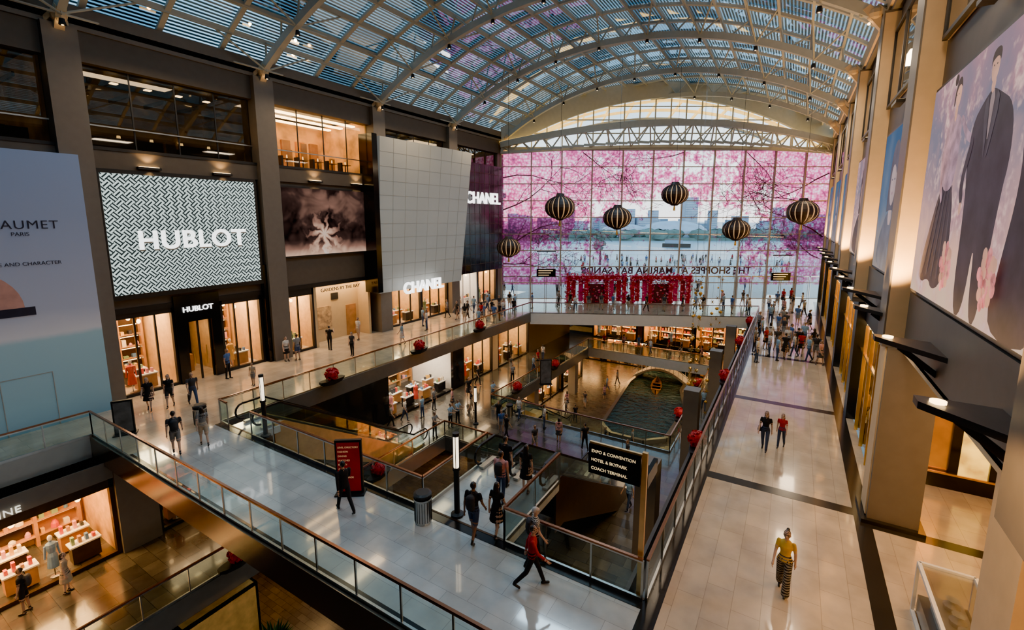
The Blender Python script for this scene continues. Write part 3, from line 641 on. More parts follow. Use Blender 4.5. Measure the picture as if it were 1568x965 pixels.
for y in ribs:
    for x,s in ((-28.2,1),(2.7,-1)):
        if y>endy(x): continue
        b.beam((x,y,16.7),(x+s*.9,y,17.9),.35,.3,creamw); b.beam((x,y-.5,17.2),(x+s*.5,y,17.9),.15,.2,creamw); b.beam((x,y+.5,17.2),(x+s*.5,y,17.9),.15,.2,creamw)
        b.ell((x+s*.55,y,17.6),(.32,.3,.32),creamw,10,6); b.ell((x+s*.75,y,17.25),(.06,.06,.06),glowWarm,8,5)
b.box(-28.4,-28.0,-8,44.4,17.5,18.3,taupe2); b.box(2.5,2.9,-8,61,17.5,18.3,creamw)
b.obj('roof_brackets')
b=MB(); b.box(-34,10,-8.4,-8,-9.5,24,taupe); b.obj('wall_back_light_block')  # unseen wall added behind the camera to keep blue sky light out

# ------------------------------------------------------------ entrance window wall
WX0=(-28.3,44.2,0); WL=36.8; WH=16.5; nb=11
win=empty('window_entrance',WX0,YAW)
b=MB(); fr=M('window_mullion',(.36,.27,.19),.4)
for i in range(nb+1):
    x=WL*i/nb; b.box(x-.06,x+.06,-.18,.1,0,WH,fr)
for j in range(10):
    z=WH*j/9 if j else 0; b.box(0,WL,-.12,.06,z-.045,z+.045,fr)
b.box(0,WL,-.3,.15,WH-.1,WH+.25,truss)
b.obj('mullions',parent=win)
b=MB(); b.add([(0,0,0),(WL,0,0),(WL,0,WH),(0,0,WH)],[(0,1,2,3)],glassmat('window_glass',(.97,.99,1),.02)); b.obj('panes',parent=win)
m,nt=nodes('cherry_blossom_film'); co_=objco(nt); sx=N(nt,'ShaderNodeSeparateXYZ'); L(nt,co_,sx.inputs[0])
n1=N(nt,'ShaderNodeTexNoise'); n1.inputs['Scale'].default_value=.3; n1.inputs['Detail'].default_value=3; L(nt,co_,n1.inputs['Vector'])
n2=N(nt,'ShaderNodeTexNoise'); n2.inputs['Scale'].default_value=1.7; n2.inputs['Detail'].default_value=8; n2.inputs['Roughness'].default_value=.75; L(nt,co_,n2.inputs['Vector'])
n4=N(nt,'ShaderNodeTexNoise'); n4.inputs['Scale'].default_value=.9; n4.inputs['Detail'].default_value=4; L(nt,objco(nt,loc=(7,3,5)),n4.inputs['Vector'])
v=N(nt,'ShaderNodeTexVoronoi'); v.inputs['Scale'].default_value=4; L(nt,co_,v.inputs['Vector'])
xc=math_(nt,'DIVIDE',math_(nt,'ABSOLUTE',math_(nt,'SUBTRACT',sx.outputs['X'],19.5)),18)
side=math_(nt,'MULTIPLY',math_(nt,'POWER',xc,1.3),.40)
top=math_(nt,'MULTIPLY',math_(nt,'DIVIDE',math_(nt,'SUBTRACT',sx.outputs['Z'],8.8),5,True),.28)
den=math_(nt,'ADD',math_(nt,'ADD',math_(nt,'MULTIPLY',n1.outputs['Fac'],.75),math_(nt,'MULTIPLY',n2.outputs['Fac'],1.1)),math_(nt,'ADD',side,top))
al=math_(nt,'MULTIPLY',math_(nt,'SUBTRACT',den,1.10,True),10,True)
dk=math_(nt,'MULTIPLY',math_(nt,'SUBTRACT',1,math_(nt,'DIVIDE',math_(nt,'ABSOLUTE',math_(nt,'SUBTRACT',sx.outputs['Z'],7.4)),2.2),True),math_(nt,'MULTIPLY',xc,.24))
pc=ramp(nt,math_(nt,'ADD',dk,math_(nt,'ADD',math_(nt,'MULTIPLY',v.outputs['Distance'],.4),math_(nt,'ADD',math_(nt,'MULTIPLY',n2.outputs['Fac'],.35),math_(nt,'MULTIPLY',n4.outputs['Fac'],.5)))),[(.40,(1,.90,.93)),(.52,(1,.50,.64)),(.62,(.96,.22,.42)),(.74,(.66,.08,.24)),(.92,(.22,.05,.11))])
tr=N(nt,'ShaderNodeBsdfTransparent'); tl=N(nt,'ShaderNodeBsdfTranslucent'); L(nt,pc,tl.inputs[0]); tt=N(nt,'ShaderNodeBsdfTransparent'); L(nt,pc,tt.inputs[0])
m1=N(nt,'ShaderNodeMixShader'); m1.inputs[0].default_value=.65; L(nt,tl.outputs[0],m1.inputs[1]); L(nt,tt.outputs[0],m1.inputs[2])
m3=N(nt,'ShaderNodeMixShader'); L(nt,al,m3.inputs[0]); L(nt,tr.outputs[0],m3.inputs[1]); L(nt,m1.outputs[0],m3.inputs[2]); out(nt,m3.outputs[0])
b=MB(); b.add([(0,.08,1.6),(WL,.08,1.6),(WL,.08,WH),(0,.08,WH)],[(0,1,2,3)],m); b.obj('blossom_film',parent=win)
bk=M('branch_print',(.14,.03,.05),.7); b=MB(); RB=random.Random(3)
def branch(x,z,a,l,r,dep):
    px,pz=x,z
    for k in range(5):
        a+=RB.uniform(-.3,.3); nx=px+l/5*math.cos(a); nz_=pz+l/5*math.sin(a)
        if not(0.1<nx<WL-.1 and 2.3<nz_<WH-.2): return
        b.beam((px,.05,pz),(nx,.05,nz_),.01,max(.035,r*(1-k*.15)),bk,up=(0,0,1)); px,pz=nx,nz_
        if dep and RB.random()<.7: branch(px,pz,a+RB.choice((-1,1))*RB.uniform(.4,.9),l*.55,r*.5,dep-1)
for (x,z,a,l,r) in ((.2,6,.5,8,.15),(.2,10,.1,8,.14),(.2,13.5,-.1,8,.12),(.2,4,.2,6,.13),(36.2,7,2.7,8,.15),(36.2,11,3.0,8,.14),(36.2,14,3.3,8,.13),(36.2,4.5,2.9,6,.11),(9,16.2,-.5,6,.10),(20,16.2,-2.6,6,.09),(27,16.2,-.7,5,.09)): branch(x,z,a,l,r,3)
b.obj('branch_prints',parent=win)
text('lettering','THE SHOPPES AT MARINA BAY SANDS',(18.9,.35,3.15),(H2,0,math.pi),1.1,M('ltr_rose',(.12,.04,.05)),.05,parent=win,space=1.03,bold=.02)
b=MB()
for i in range(nb):
    x0=WL*i/nb
    for k in range(2):
        xa=x0+.15+k*1.6; b.box(xa,xa+.06,-.1,0,0,2.6,steel); b.box(xa+1.4,xa+1.46,-.1,0,0,2.6,steel); b.box(xa,xa+1.46,-.1,0,2.5,2.6,steel); b.quad((xa+.06,-.05,0),(xa+1.4,-.05,0),(xa+1.4,-.05,2.5),(xa+.06,-.05,2.5),glassS)
b.obj('door_entrance',parent=win)
b=MB()
def lz(x):
    X=-28.3+x*math.cos(YAW); d=max(-15.4,min(15.4,X-XC)); return ZC+math.sqrt(Ro*Ro-d*d)
for i in range(23):
    x=WL*i/22; b.beam((x,0,WH),(x,0,max(WH+.3,lz(x))),.12,.12,truss,up=(1,0,0))
for z in (18.2,19.6,21,22.2):
    xs=[WL*i/120 for i in range(121) if lz(WL*i/120)>z]
    if xs: b.beam((xs[0],0,z),(xs[-1],0,z),.1,.1,truss)
gl=M('golden_arch_glow',(1,.58,.14),.5,0,1.6)  # gold members emit, standing in for golden light around the lunette
pr=None
for i in range(49):
    x=WL*i/48; z=lz(x); dpt=1.35+.9*abs(i-24)/24
    if pr:
        b.add([(pr[0],-.5,pr[1]+.3),(x,-.5,z+.3),(x,-.5,z-dpt),(pr[0],-.5,pr[1]-pr[2]),(pr[0],-.1,pr[1]+.3),(x,-.1,z+.3),(x,-.1,z-dpt),(pr[0],-.1,pr[1]-pr[2])],[(3,2,1,0),(4,5,6,7),(2,3,7,6)],truss)
        b.beam((pr[0],.3,pr[1]-pr[2]-.15),(x,.3,z-dpt-.15),.5,.2,gl)
    pr=(x,z,dpt)
for off,rad in ((2.2,-2.1),(3.8,-2.7)):
    pr=None
    for i in range(41):
        x=5+(WL-10)*i/40; z=lz(x)+rad
        if pr: b.beam((pr[0],off,pr[1]),(x,off,z),.5,.22,gl if off<3 else truss)
        pr=(x,z)
for i in range(12):
    x=4+i*2.6; b.beam((x,.3,lz(x)-1.6),(x,5,lz(x)-2.6),.15,.3,gl)
b.obj('lunette_frame',parent=win)
b=MB(); pr=None; n=34
for i in range(n+1):
    t=i/n; x=WL*t; zt=16.9+1.7*math.sin(math.pi*t)**.9; zb=16.1+.7*math.sin(math.pi*t); yb=-.6-3.2*math.sin(math.pi*t)
    if pr:
        b.beam((pr[0],pr[3],pr[1]),(x,yb,zt),.5,.6,truss); b.beam((pr[0],-.4,pr[2]),(x,-.4,zb),.25,.3,truss); b.beam((pr[0],pr[3],pr[2]),(x,yb,zb-.1),.22,.22,truss)
        b.beam((pr[0],pr[3]+.6,pr[1]+.3),(x,yb+.6,zt+.3),1.2,.08,gl)
        if i%2: b.tube((pr[0],pr[3],pr[1]),(x,-.4,zb),.08,.08,truss,6); b.tube((pr[0],pr[3],pr[1]),(x,yb,zb),.07,.07,truss,6)
        else: b.tube((pr[0],-.4,pr[2]),(x,yb,zt),.08,.08,truss,6); b.tube((pr[0],pr[3],pr[2]),(x,yb,zt),.07,.07,truss,6)
    pr=(x,zt,zb,yb)
b.obj('curved_truss',parent=win)
pet=[M('petal_magenta',(.60,.02,.14),.6),M('petal_pink',(.80,.20,.30),.6),M('petal_red',(.40,.01,.03),.6)]
b=MB(); 
for x0 in (7.3,14.2):
    W=6.0
    for px in (0,1.9,4.1,6.0): b.box(x0+px-.18,x0+px+.18,-3.2,-2.8,0,2.9,pet[2])
    b.box(x0-.2,x0+W+.2,-3.3,-2.7,2.6,3.0,pet[2]); b.box(x0+2.1,x0+3.9,-3.0,-2.9,0,2.1,M('portal_dark',(.10,.01,.02)))
    b.box(x0+.3,x0+.8,-2.95,-2.9,.2,2.5,pet[2]); b.box(x0+1.1,x0+1.6,-2.95,-2.9,.2,2.5,pet[0]); b.box(x0+4.4,x0+4.9,-2.95,-2.9,.2,2.5,pet[0]); b.box(x0+5.2,x0+5.7,-2.95,-2.9,.2,2.5,pet[2])
    for q in range(800):
        s=R.random()
        if s<.35: p=(x0+R.uniform(-.3,W+.3),-3.0+R.uniform(-.5,.4),2.8+R.uniform(-.4,.45))
        elif s<.85: p=(x0+R.choice((0,1.9,4.1,6.0))+R.uniform(-.35,.35),-3.0+R.uniform(-.4,.3),R.uniform(.1,3.0))
        else: p=(x0+R.uniform(0,W),-3.05+R.uniform(-.1,.1),R.uniform(.1,2.6))
        r=R.uniform(.05,.15); b.ell(p,(r,r,r*.7),R.choice(pet),5,3)
b.obj('floral_portal',WX0,YAW)
for nm,lx,ly,z in (('hanging_sign',4.8,-4,3.0),('hanging_sign',29.5,-4,2.6)):
    b=MB(); b.box(-1.0,1.0,-.08,.08,0,.85,black); b.tube((-.8,0,.85),(-.8,0,2.6),.02,.02,blackm,5); b.tube((.8,0,.85),(.8,0,2.6),.02,.02,blackm,5); b.box(-1,1,-.03,.03,2.6,2.7,blackm)
    for k in range(3): b.box(-.8,.3+.2*k,-.09,-.08,.15+k*.24,.20+k*.24,glowSoft)
    ox=WX0[0]+lx*math.cos(YAW)-ly*math.sin(YAW); oy=WX0[1]+lx*math.sin(YAW)+ly*math.cos(YAW); b.obj(nm,(ox,oy,z),YAW)

# ------------------------------------------------------------ outside
def FW(lat,fw): return (-math.sin(YAW)*fw+math.cos(YAW)*lat, math.cos(YAW)*fw+math.sin(YAW)*lat)
b=MB(); b.prism([FW(-60,52.6),FW(90,52.6),FW(90,104),FW(-60,104)],-.3,-.02,M('promenade_paving',(.66,.64,.60),.7)); b.obj('ground_promenade')
m,nt=nodes('bay_water'); pb=N(nt,'ShaderNodeBsdfPrincipled'); pb.inputs['Base Color'].default_value=(.42,.54,.60,1); pb.inputs['Roughness'].default_value=.3
n=N(nt,'ShaderNodeTexNoise'); n.inputs['Scale'].default_value=.6; L(nt,objco(nt),n.inputs['Vector']); bp=N(nt,'ShaderNodeBump'); bp.inputs['Strength'].default_value=.4; L(nt,n.outputs['Fac'],bp.inputs['Height']); L(nt,bp.outputs[0],pb.inputs['Normal']); out(nt,pb.outputs[0])
b=MB(); b.prism([FW(-500,104),FW(700,104),FW(900,2500),FW(-900,2500)],-4,-3,m); b.obj('bay_water')
b=MB(); gr=M('distant_trees',(.17,.24,.21),.9,var=.4,scale=.1); bl=[M('tower_%d'%i,c,.6,var=.1,scale=.2) for i,c in enumerate([(.34,.44,.56),(.52,.60,.70),(.28,.38,.50)])]
b.prism([FW(-200,262),FW(400,262),FW(400,420),FW(-200,420)],-3,-1.5,gr)
for k in range(260):
    la=R.uniform(-60,330); x,y=FW(la,R.uniform(262,285)); r=R.uniform(1.6,3.4); b.ell((x,y,0.2),(r*1.8,r*1.8,r),gr,7,4,.15)
sk=empty('city_skyline')
o=b.obj('shore_trees',parent=sk)
b=MB()
def tower(la,fw,w_,h,mm):
    x,y=FW(la,fw); c_,s_=math.cos(YAW),math.sin(YAW); P=[(x+c_*i-s_*j,y+s_*i+c_*j) for i,j in ((-w_/2,0),(w_/2,0),(w_/2,w_),(-w_/2,w_))]
    b.prism(P,-2,h,mm)
    fl=int(h/1.6)
    for q in range(1,fl):
        P2=[(x+c_*i-s_*j,y+s_*i+c_*j) for i,j in ((-w_/2+.3,-.15),(w_/2-.3,-.15),(w_/2-.3,.1),(-w_/2+.3,.1))]
        b.prism(P2,q*1.6,q*1.6+.7,bl[1] if mm!=bl[1] else bl[2])
for k in range(46):
    la=-50+k*8+R.uniform(-3,3); tower(la,320+R.uniform(0,40),R.uniform(5,12),R.uniform(5,13),R.choice(bl))
for la,w_,h in ((126,9,24),(100,6,15),(142,5,15),(70,7,12),(188,6,17),(40,8,14),(84,5,16)): tower(la,330,w_,h,bl[0])
b.obj('towers',parent=sk)
b=MB(); x,y=FW(100,290); b.lathe([(0,9),(8,8.5),(16,6.5),(20,3),(21,-2)],(x,y,-1),bl[1],24); x,y=FW(70,292); b.lathe([(0,7),(7,6.5),(13,4.5),(16,-2)],(x,y,-1),bl[1],24); b.obj('theatre_domes',parent=sk)
for la,fw in ((118,190),(70,200),(150,215)):
    b=MB(); x,y=FW(la,fw); b.prism([(x-5,y-1.3),(x+4,y-1.3),(x+6.5,y),(x+4,y+1.3),(x-5,y+1.3)],-3,-1.4,darkwall); b.box(x-4,x+3,y-1,y+1,-1.4,.2,bl[2]); b.box(x-4.2,x+3.4,y-1.2,y+1.2,.2,.4,darkclad); b.obj('river_boat')
b=MB(); 
for k in range(60):
    x,y=FW(-30+k*2,103.5); b.tube((x,y,0),(x,y,1.1),.05,.05,steel,5)
b.beam((*FW(-30,103.5),1.1),(*FW(90,103.5),1.1),.08,.08,steel); b.obj('promenade_railing')
b=MB(); x,y=FW(17.5,92); b.tube((x,y,0),(x,y,3.5),.25,.15,bk,8); 
for q in range(30): b.ell((x+R.uniform(-1,1),y+R.uniform(-1,1),4.8+R.uniform(-1.4,1.6)),(.6,.6,.5),gr,6,4,.2)
b.obj('promenade_tree')

# ------------------------------------------------------------ escalators
def escalator(name,x0,x1,ytop,ybot,z0,z1,clad,lanes=1,dep=1.35):
    b=MB(); run=ybot-ytop; n=30; dz=(z1-z0)/n
    lw=(x1-x0)/lanes
    stepm=M('escalator_step',(.035,.035,.035),.4,.4); 
    for l in range(lanes):
        a=x0+l*lw; c_=a+lw
        for i in range(n):
            y=ytop+run*i/n; z=z0+dz*(i+1)
            b.box(a+.25,c_-.25,y,y+run/n,z-.2,z,stepm)
        for xx in (a+.15,c_-.15):
            s=Vector((xx,ytop-.8,z0+.95)); p1=Vector((xx,ytop+.1,z0+.95)); p2=Vector((xx,ybot-.1,z1+.95)); p3=Vector((xx,ybot+.8,z1+.95))
            for p,q in ((s,p1),(p1,p2),(p2,p3)):
                b.beam(p,q,.09,.08,blackm); b.add([p,q,q-Vector((0,0,.85)),p-Vector((0,0,.85))],[(0,1,2,3)],glassR); b.beam(p-Vector((0,0,.88)),q-Vector((0,0,.88)),.2,.08,steel)
            for p in (s,p3):
                sg=-1 if p is s else 1
                prev=p
                for k in range(1,7):
                    t=math.pi*k/6; nx=p+Vector((0,sg*.35*math.sin(t),-.35*(1-math.cos(t)))); b.tube(prev,nx,.045,.045,blackm,6); prev=nx
    for xx in (x0,x1):
        e=.03
        pts=[(xx,ytop-.3,z0+.12),(xx,ytop+.15,z0+.12),(xx,ybot-.1,z1+.12),(xx,ybot+.5,z1+.12),(xx,ybot+.5,z1-.05),(xx,ybot-1.9,z1-.05),(xx,ytop+.4,z0-dep),(xx,ytop-.3,z0-dep)]
        b.add([(p[0]-e,p[1],p[2]) for p in pts]+[(p[0]+e,p[1],p[2]) for p in pts],[tuple(range(8)),tuple(range(15,7,-1))]+[(i,(i+1)%8,8+(i+1)%8,8+i) for i in range(8)],clad)
    b.add([(x0,ybot-1.9,z1-.05),(x1,ybot-1.9,z1-.05),(x1,ytop+.4,z0-dep),(x0,ytop+.4,z0-dep)],[(0,1,2,3)],clad)
    return b.obj(name)
escalator('escalator',-20.5,-18.9,11.3,19.8,0,-5,bronzeclad,1,1.8)
escalator('escalator',-9.25,-6.35,13.6,22.3,0,-5,darkclad,2,1.8)
escalator('escalator',-17.6,-16.0,28,36,-5,-9.5,bronzeclad)
escalator('escalator',-13.2,-11.7,10.5,18.5,-5.0,-9.5,bronzeclad)

# ------------------------------------------------------------ furniture
def lightpost(x,y,z,h=2.7):
    b=MB(); b.lathe([(0,0),(.2,0),(.2,.08),(.09,.12),(.09,1.5),(.12,1.52),(.12,1.6)],(0,0,0),blackm,14); b.lathe([(0,1.6),(.08,1.6),(.08,h-.1),(0,h-.1)],(0,0,0),M('post_lamp_glass',(1,.84,.6),.4,0,2.5,var=0),14); b.lathe([(.1,h-.1),(.1,h),(0,h)],(0,0,0),blackm,14)
    for k in range(4):
        t=k*math.pi/2+.5; b.tube((.10*math.cos(t),.10*math.sin(t),1.6),(.10*math.cos(t),.10*math.sin(t),h-.1),.012,.012,blackm,5)
    b.obj('bollard_lamp',(x,y,z))
for p in ((-18.3,10.25,0),(-8.2,10.25,0),(-17.9,24.6,-5)): lightpost(*p)
def bin_(x,y,z):
    b=MB(); b.lathe([(0,0),(.24,0),(.25,.05),(.25,.72),(.27,.75),(.27,.8)],(0,0,0),steel,20); b.lathe([(.22,.8),(.22,.86),(.27,.87),(.27,.93),(.2,.97),(0,.97)],(0,0,0),blackm,20)
    for k in range(20):
        t=k*math.pi/10; b.tube((.255*math.cos(t),.255*math.sin(t),.08),(.255*math.cos(t),.255*math.sin(t),.72),.008,.008,blackm,4)
    b.obj('litter_bin',(x,y,z),smooth=False)
bin_(-21.8,9.4,0); bin_(-8.9,9.5,0); bin_(-16.5,26.8,-5)
def poppy(x,y,z,rz=0):
    b=MB()
    vs_=[];pf=[(-.75,.16,.12),(-.55,.06,.22),(0,0,.28),(.55,.06,.22),(.75,.16,.12)]
    for px,pz,hw in pf: vs_+=[(px,-hw,.3),(px,hw,.3),(px,hw*.5,pz),(px,-hw*.5,pz)]
    fs=[(0,1,2,3),(19,18,17,16)]
    for k in range(4):
        for q in range(4): fs.append((k*4+q,(k+1)*4+q,(k+1)*4+(q+1)%4,k*4+(q+1)%4))
    b.add(vs_,fs,blackm)
    b.ell((0,0,.58),(.30,.30,.28),red,14,9,.06)
    for q in range(90):
        u=R.uniform(-1,1);t=R.uniform(0,6.28);s=math.sqrt(1-u*u); d=Vector((s*math.cos(t),s*math.sin(t),u)); p=Vector((0,0,.58))+d*.28
        b.tube(p,p+d*.08+Vector((R.uniform(-.04,.04),R.uniform(-.04,.04),0)),.02,.06,red,5)
    b.obj('poppy_planter',(x,y,z),rz)
for x,y,z in ((GE+.35,15.6,.1),(GE+.35,22.5,.1),(GE+.35,29.5,.1),(-18.1,30.6,-4.8),(-18.1,37.5,-4.8),(-18.1,8.6,-4.8),(-18.1,16,-4.8),(-18.1,0,-4.8)): poppy(x,y,z,H2)
for x,y,z in ((-2.75,19,-.4),(-2.75,27.5,-.2),(-2.75,36,-.2),(-2.75,44,-.2),(-5.9,32,-4.8),(-5.9,39,-4.8)): poppy(x,y,z,H2)
b=MB(); b.beam((0,0,0),(0,0,3.7),.09,.12,bronzeclad); b.box(-1.35,-.08,-.07,.07,2.85,3.6,black); b.box(-.04,.06,.1,1.0,2.75,3.1,black); b.beam((-1.35,0,3.62),(.05,0,3.62),.06,.05,bronzeclad)
o=b.obj('directory_sign',(-2.55,10.1,0))
for k,s in enumerate(('EXPO & CONVENTION','HOTEL & SKYPARK','COACH TERMINAL')):
    text('lettering',s,(-1.28,-.08,3.44-k*.22),RF,.105,M('ltr_gold2',(1,.7,.36),emit=1),.003,'LEFT',parent=o)
# lanterns
lc=M('lantern_paper',(1,.55,.24),.6,0,.35,var=.1); lb=M('lantern_dark_strip',(.035,.018,.012),.5)
for x,y,z,r in ((-17.3,36.3,9.96,1.24),(-13.1,38.8,9.1,1.15),(-9,41.3,11.05,1.08),(-4.4,44.2,8.1,1.08),(.33,47,9.6,1.22),(-21,34,6.6,1.0)):
    b=MB(); prof=[(r*math.sin(math.pi*(.1+.8*i/10)),-r*.78*math.cos(math.pi*(.1+.8*i/10))) for i in range(11)]
    b.lathe(prof,(0,0,0),None,64,mats=[lb,lb,lb,lc])
    for i in range(16):
        t=2*math.pi*i/16
        pts=[((pr_[0]+.03)*math.cos(t),(pr_[0]+.03)*math.sin(t),pr_[1]) for pr_ in prof]; b.path(pts,.03,lb,4)
    b.lathe([(0,r*.95),(.3,r*.95),(.42,r*.72),(.42,r*.68)],(0,0,0),lb,16); b.lathe([(.42,-r*.68),(.42,-r*.74),(.25,-r*.86),(0,-r*.88)],(0,0,0),lb,16)
    b.lathe([(0,-r*.86),(.06,-r*.9),(.1,-r*1.25),(0,-r*1.25)],(0,0,0),gold,8)
    d=x-XC; ztop=ZC+math.sqrt(25.9**2-d*d)-z; b.tube((0,0,r*.9),(0,0,ztop),.015,.015,blackm,4)
    b.obj('striped_lantern',(x,y,z))
b=MB()
for k in range(9):
    x=-5.2+R.uniform(-1.2,1.2); y=34+R.uniform(-2,4); zt=4+R.uniform(-1,1); b.tube((x,y,zt),(x,y,19),.008,.008,steel,4)
    for q in range(11):
        z=zt-q*.8; r=R.uniform(.06,.16); b.tube((x,y,z),(x,y,z-.8),.006,.006,steel,4)
        if q%2: b.ell((x,y,z),(r,r,r),gold,8,6)
        else:
            for s in range(6):
                t=s*math.pi/3; b.tube((x,y,z),(x+.2*math.cos(t),y,z+.2*math.sin(t)),.03,.005,gold,4)
b.obj('golden_bauble_strands')
gm=M('leaf_green',(.04,.10,.025),.6,var=.4,scale=8); b=MB()
for q in range(200):
    t=R.uniform(0,6.28); e=R.uniform(.2,1.3); l=R.uniform(.6,1.5); d=Vector((math.cos(t)*math.cos(e),math.sin(t)*math.cos(e),math.sin(e))); p=Vector((0,0,.7)); q2=p+d*l; s=d.cross(Vector((0,0,1))).normalized()*.09
    b.add([p,p+d*l*.5+s,q2-Vector((0,0,.25)),p+d*l*.5-s],[(0,1,2,3)],gm)
b.lathe([(0,0),(.35,0),(.45,.7),(.4,.7),(0,.65)],(0,0,0),blackm,14); b.obj('potted_palm',(-17.2,9.2,-9.5))

# ------------------------------------------------------------ people
class Body:
    def __init__(s): s.v=[];s.f=[];s.tag=[]
    def add(s,vs,fs,t):
        o=len(s.v); s.v+=[Vector(v) for v in vs]; s.tag+=[t]*len(vs); s.f+=[tuple(i+o for i in f) for f in fs]
    def cap(s,a,b,ra,rb,t,n=10,mid=4):
        a=Vector(a);b=Vector(b);d=(b-a)
        if d.length<1e-5: d=Vector((0,0,1e-3)); b=a+d
        d.normalize();x=d.orthogonal().normalized();y=d.cross(x)
        rings=[]
        for k in (60,30): th=math.radians(k); rings.append((a-d*ra*math.sin(th),ra*math.cos(th)))
        for k in range(mid+1): q=k/mid; rings.append((a.lerp(b,q),ra+(rb-ra)*q))
        for k in (30,60): th=math.radians(k); rings.append((b+d*rb*math.sin(th),rb*math.cos(th)))
        vs=[a-d*ra]
        for c,r in rings:
            for i in range(n): w=2*math.pi*i/n; vs.append(c+(x*math.cos(w)+y*math.sin(w))*r)
        vs.append(b+d*rb); m=len(rings); fs=[(0,1+(i+1)%n,1+i) for i in range(n)]
        for j in range(m-1):
            for i in range(n): fs.append((1+j*n+i,1+j*n+(i+1)%n,1+(j+1)*n+(i+1)%n,1+(j+1)*n+i))
        e=len(vs)-1; fs+=[(1+(m-1)*n+i,1+(m-1)*n+(i+1)%n,e) for i in range(n)]
        s.add(vs,fs,t)
    def loft(s,rings,t,n=14):
        vs=[Vector(rings[0][0])]
        for c,rx,ry in rings:
            for i in range(n): w=2*math.pi*i/n; vs.append((c[0]+rx*math.cos(w),c[1]+ry*math.sin(w),c[2]))
        vs.append(Vector(rings[-1][0])); m=len(rings); fs=[(0,1+(i+1)%n,1+i) for i in range(n)]
        for j in range(m-1):
            for i in range(n): fs.append((1+j*n+i,1+j*n+(i+1)%n,1+(j+1)*n+(i+1)%n,1+(j+1)*n+i))
        e=len(vs)-1; fs+=[(1+(m-1)*n+i,1+(m-1)*n+(i+1)%n,e) for i in range(n)]
        s.add(vs,fs,t)
    def ell(s,c,r,t,n=12,m=8):
        s.loft([((c[0],c[1],c[2]-r[2]*math.cos(math.pi*(j+.5)/m)),r[0]*math.sin(math.pi*(j+.5)/m),r[1]*math.sin(math.pi*(j+.5)/m)) for j in range(m)],t,n)
DEG=math.radians
SKINS=[M('skin_tan',(.46,.26,.16),.5,var=.05),M('skin_fair',(.60,.38,.27),.5,var=.05),M('skin_brown',(.24,.13,.08),.5,var=.05)]
HAIR=M('black_hair',(.012,.009,.008),.45); HAIR2=M('grey_cap',(.5,.5,.5),.7); EYE=M('eye_dark',(.01,.01,.01),.3); LIP=M('lips',(.45,.13,.12),.5)
SHOE=M('dark_shoes',(.02,.02,.02),.4)
def cloth(n,c): return M('cloth_'+n,c,.8,var=.12,scale=6)
CL={k:cloth(k,c) for k,c in dict(black=(.012,.012,.014),charcoal=(.04,.04,.045),white=(.62,.61,.58),red=(.42,.010,.016),yellow=(.66,.42,.04),blue=(.05,.11,.28),denim=(.04,.065,.13),grey=(.2,.2,.2),beige=(.42,.33,.23),pink=(.55,.26,.26),green=(.1,.18,.1),lblue=(.22,.36,.5)).items()}
def pattern(name,a,b_,sc):
    m,nt=nodes(name); pb=N(nt,'ShaderNodeBsdfPrincipled'); w_=N(nt,'ShaderNodeTexWave',bands_direction='Z'); w_.inputs['Scale'].default_value=sc; w_.inputs['Distortion'].default_value=6 if sc<6 else 0; L(nt,objco(nt),w_.inputs['Vector']); L(nt,ramp(nt,w_.outputs['Fac'],[(.5,a),(.62,b_)]),pb.inputs['Base Color']); pb.inputs['Roughness'].default_value=.8; out(nt,pb.outputs[0]); return m
CL['pattern']=pattern('cloth_patterned',(.015,.015,.015),(.25,.23,.2),5); CL['stripe']=pattern('cloth_striped',(.04,.04,.04),(.6,.6,.57),9)
CACHE={}
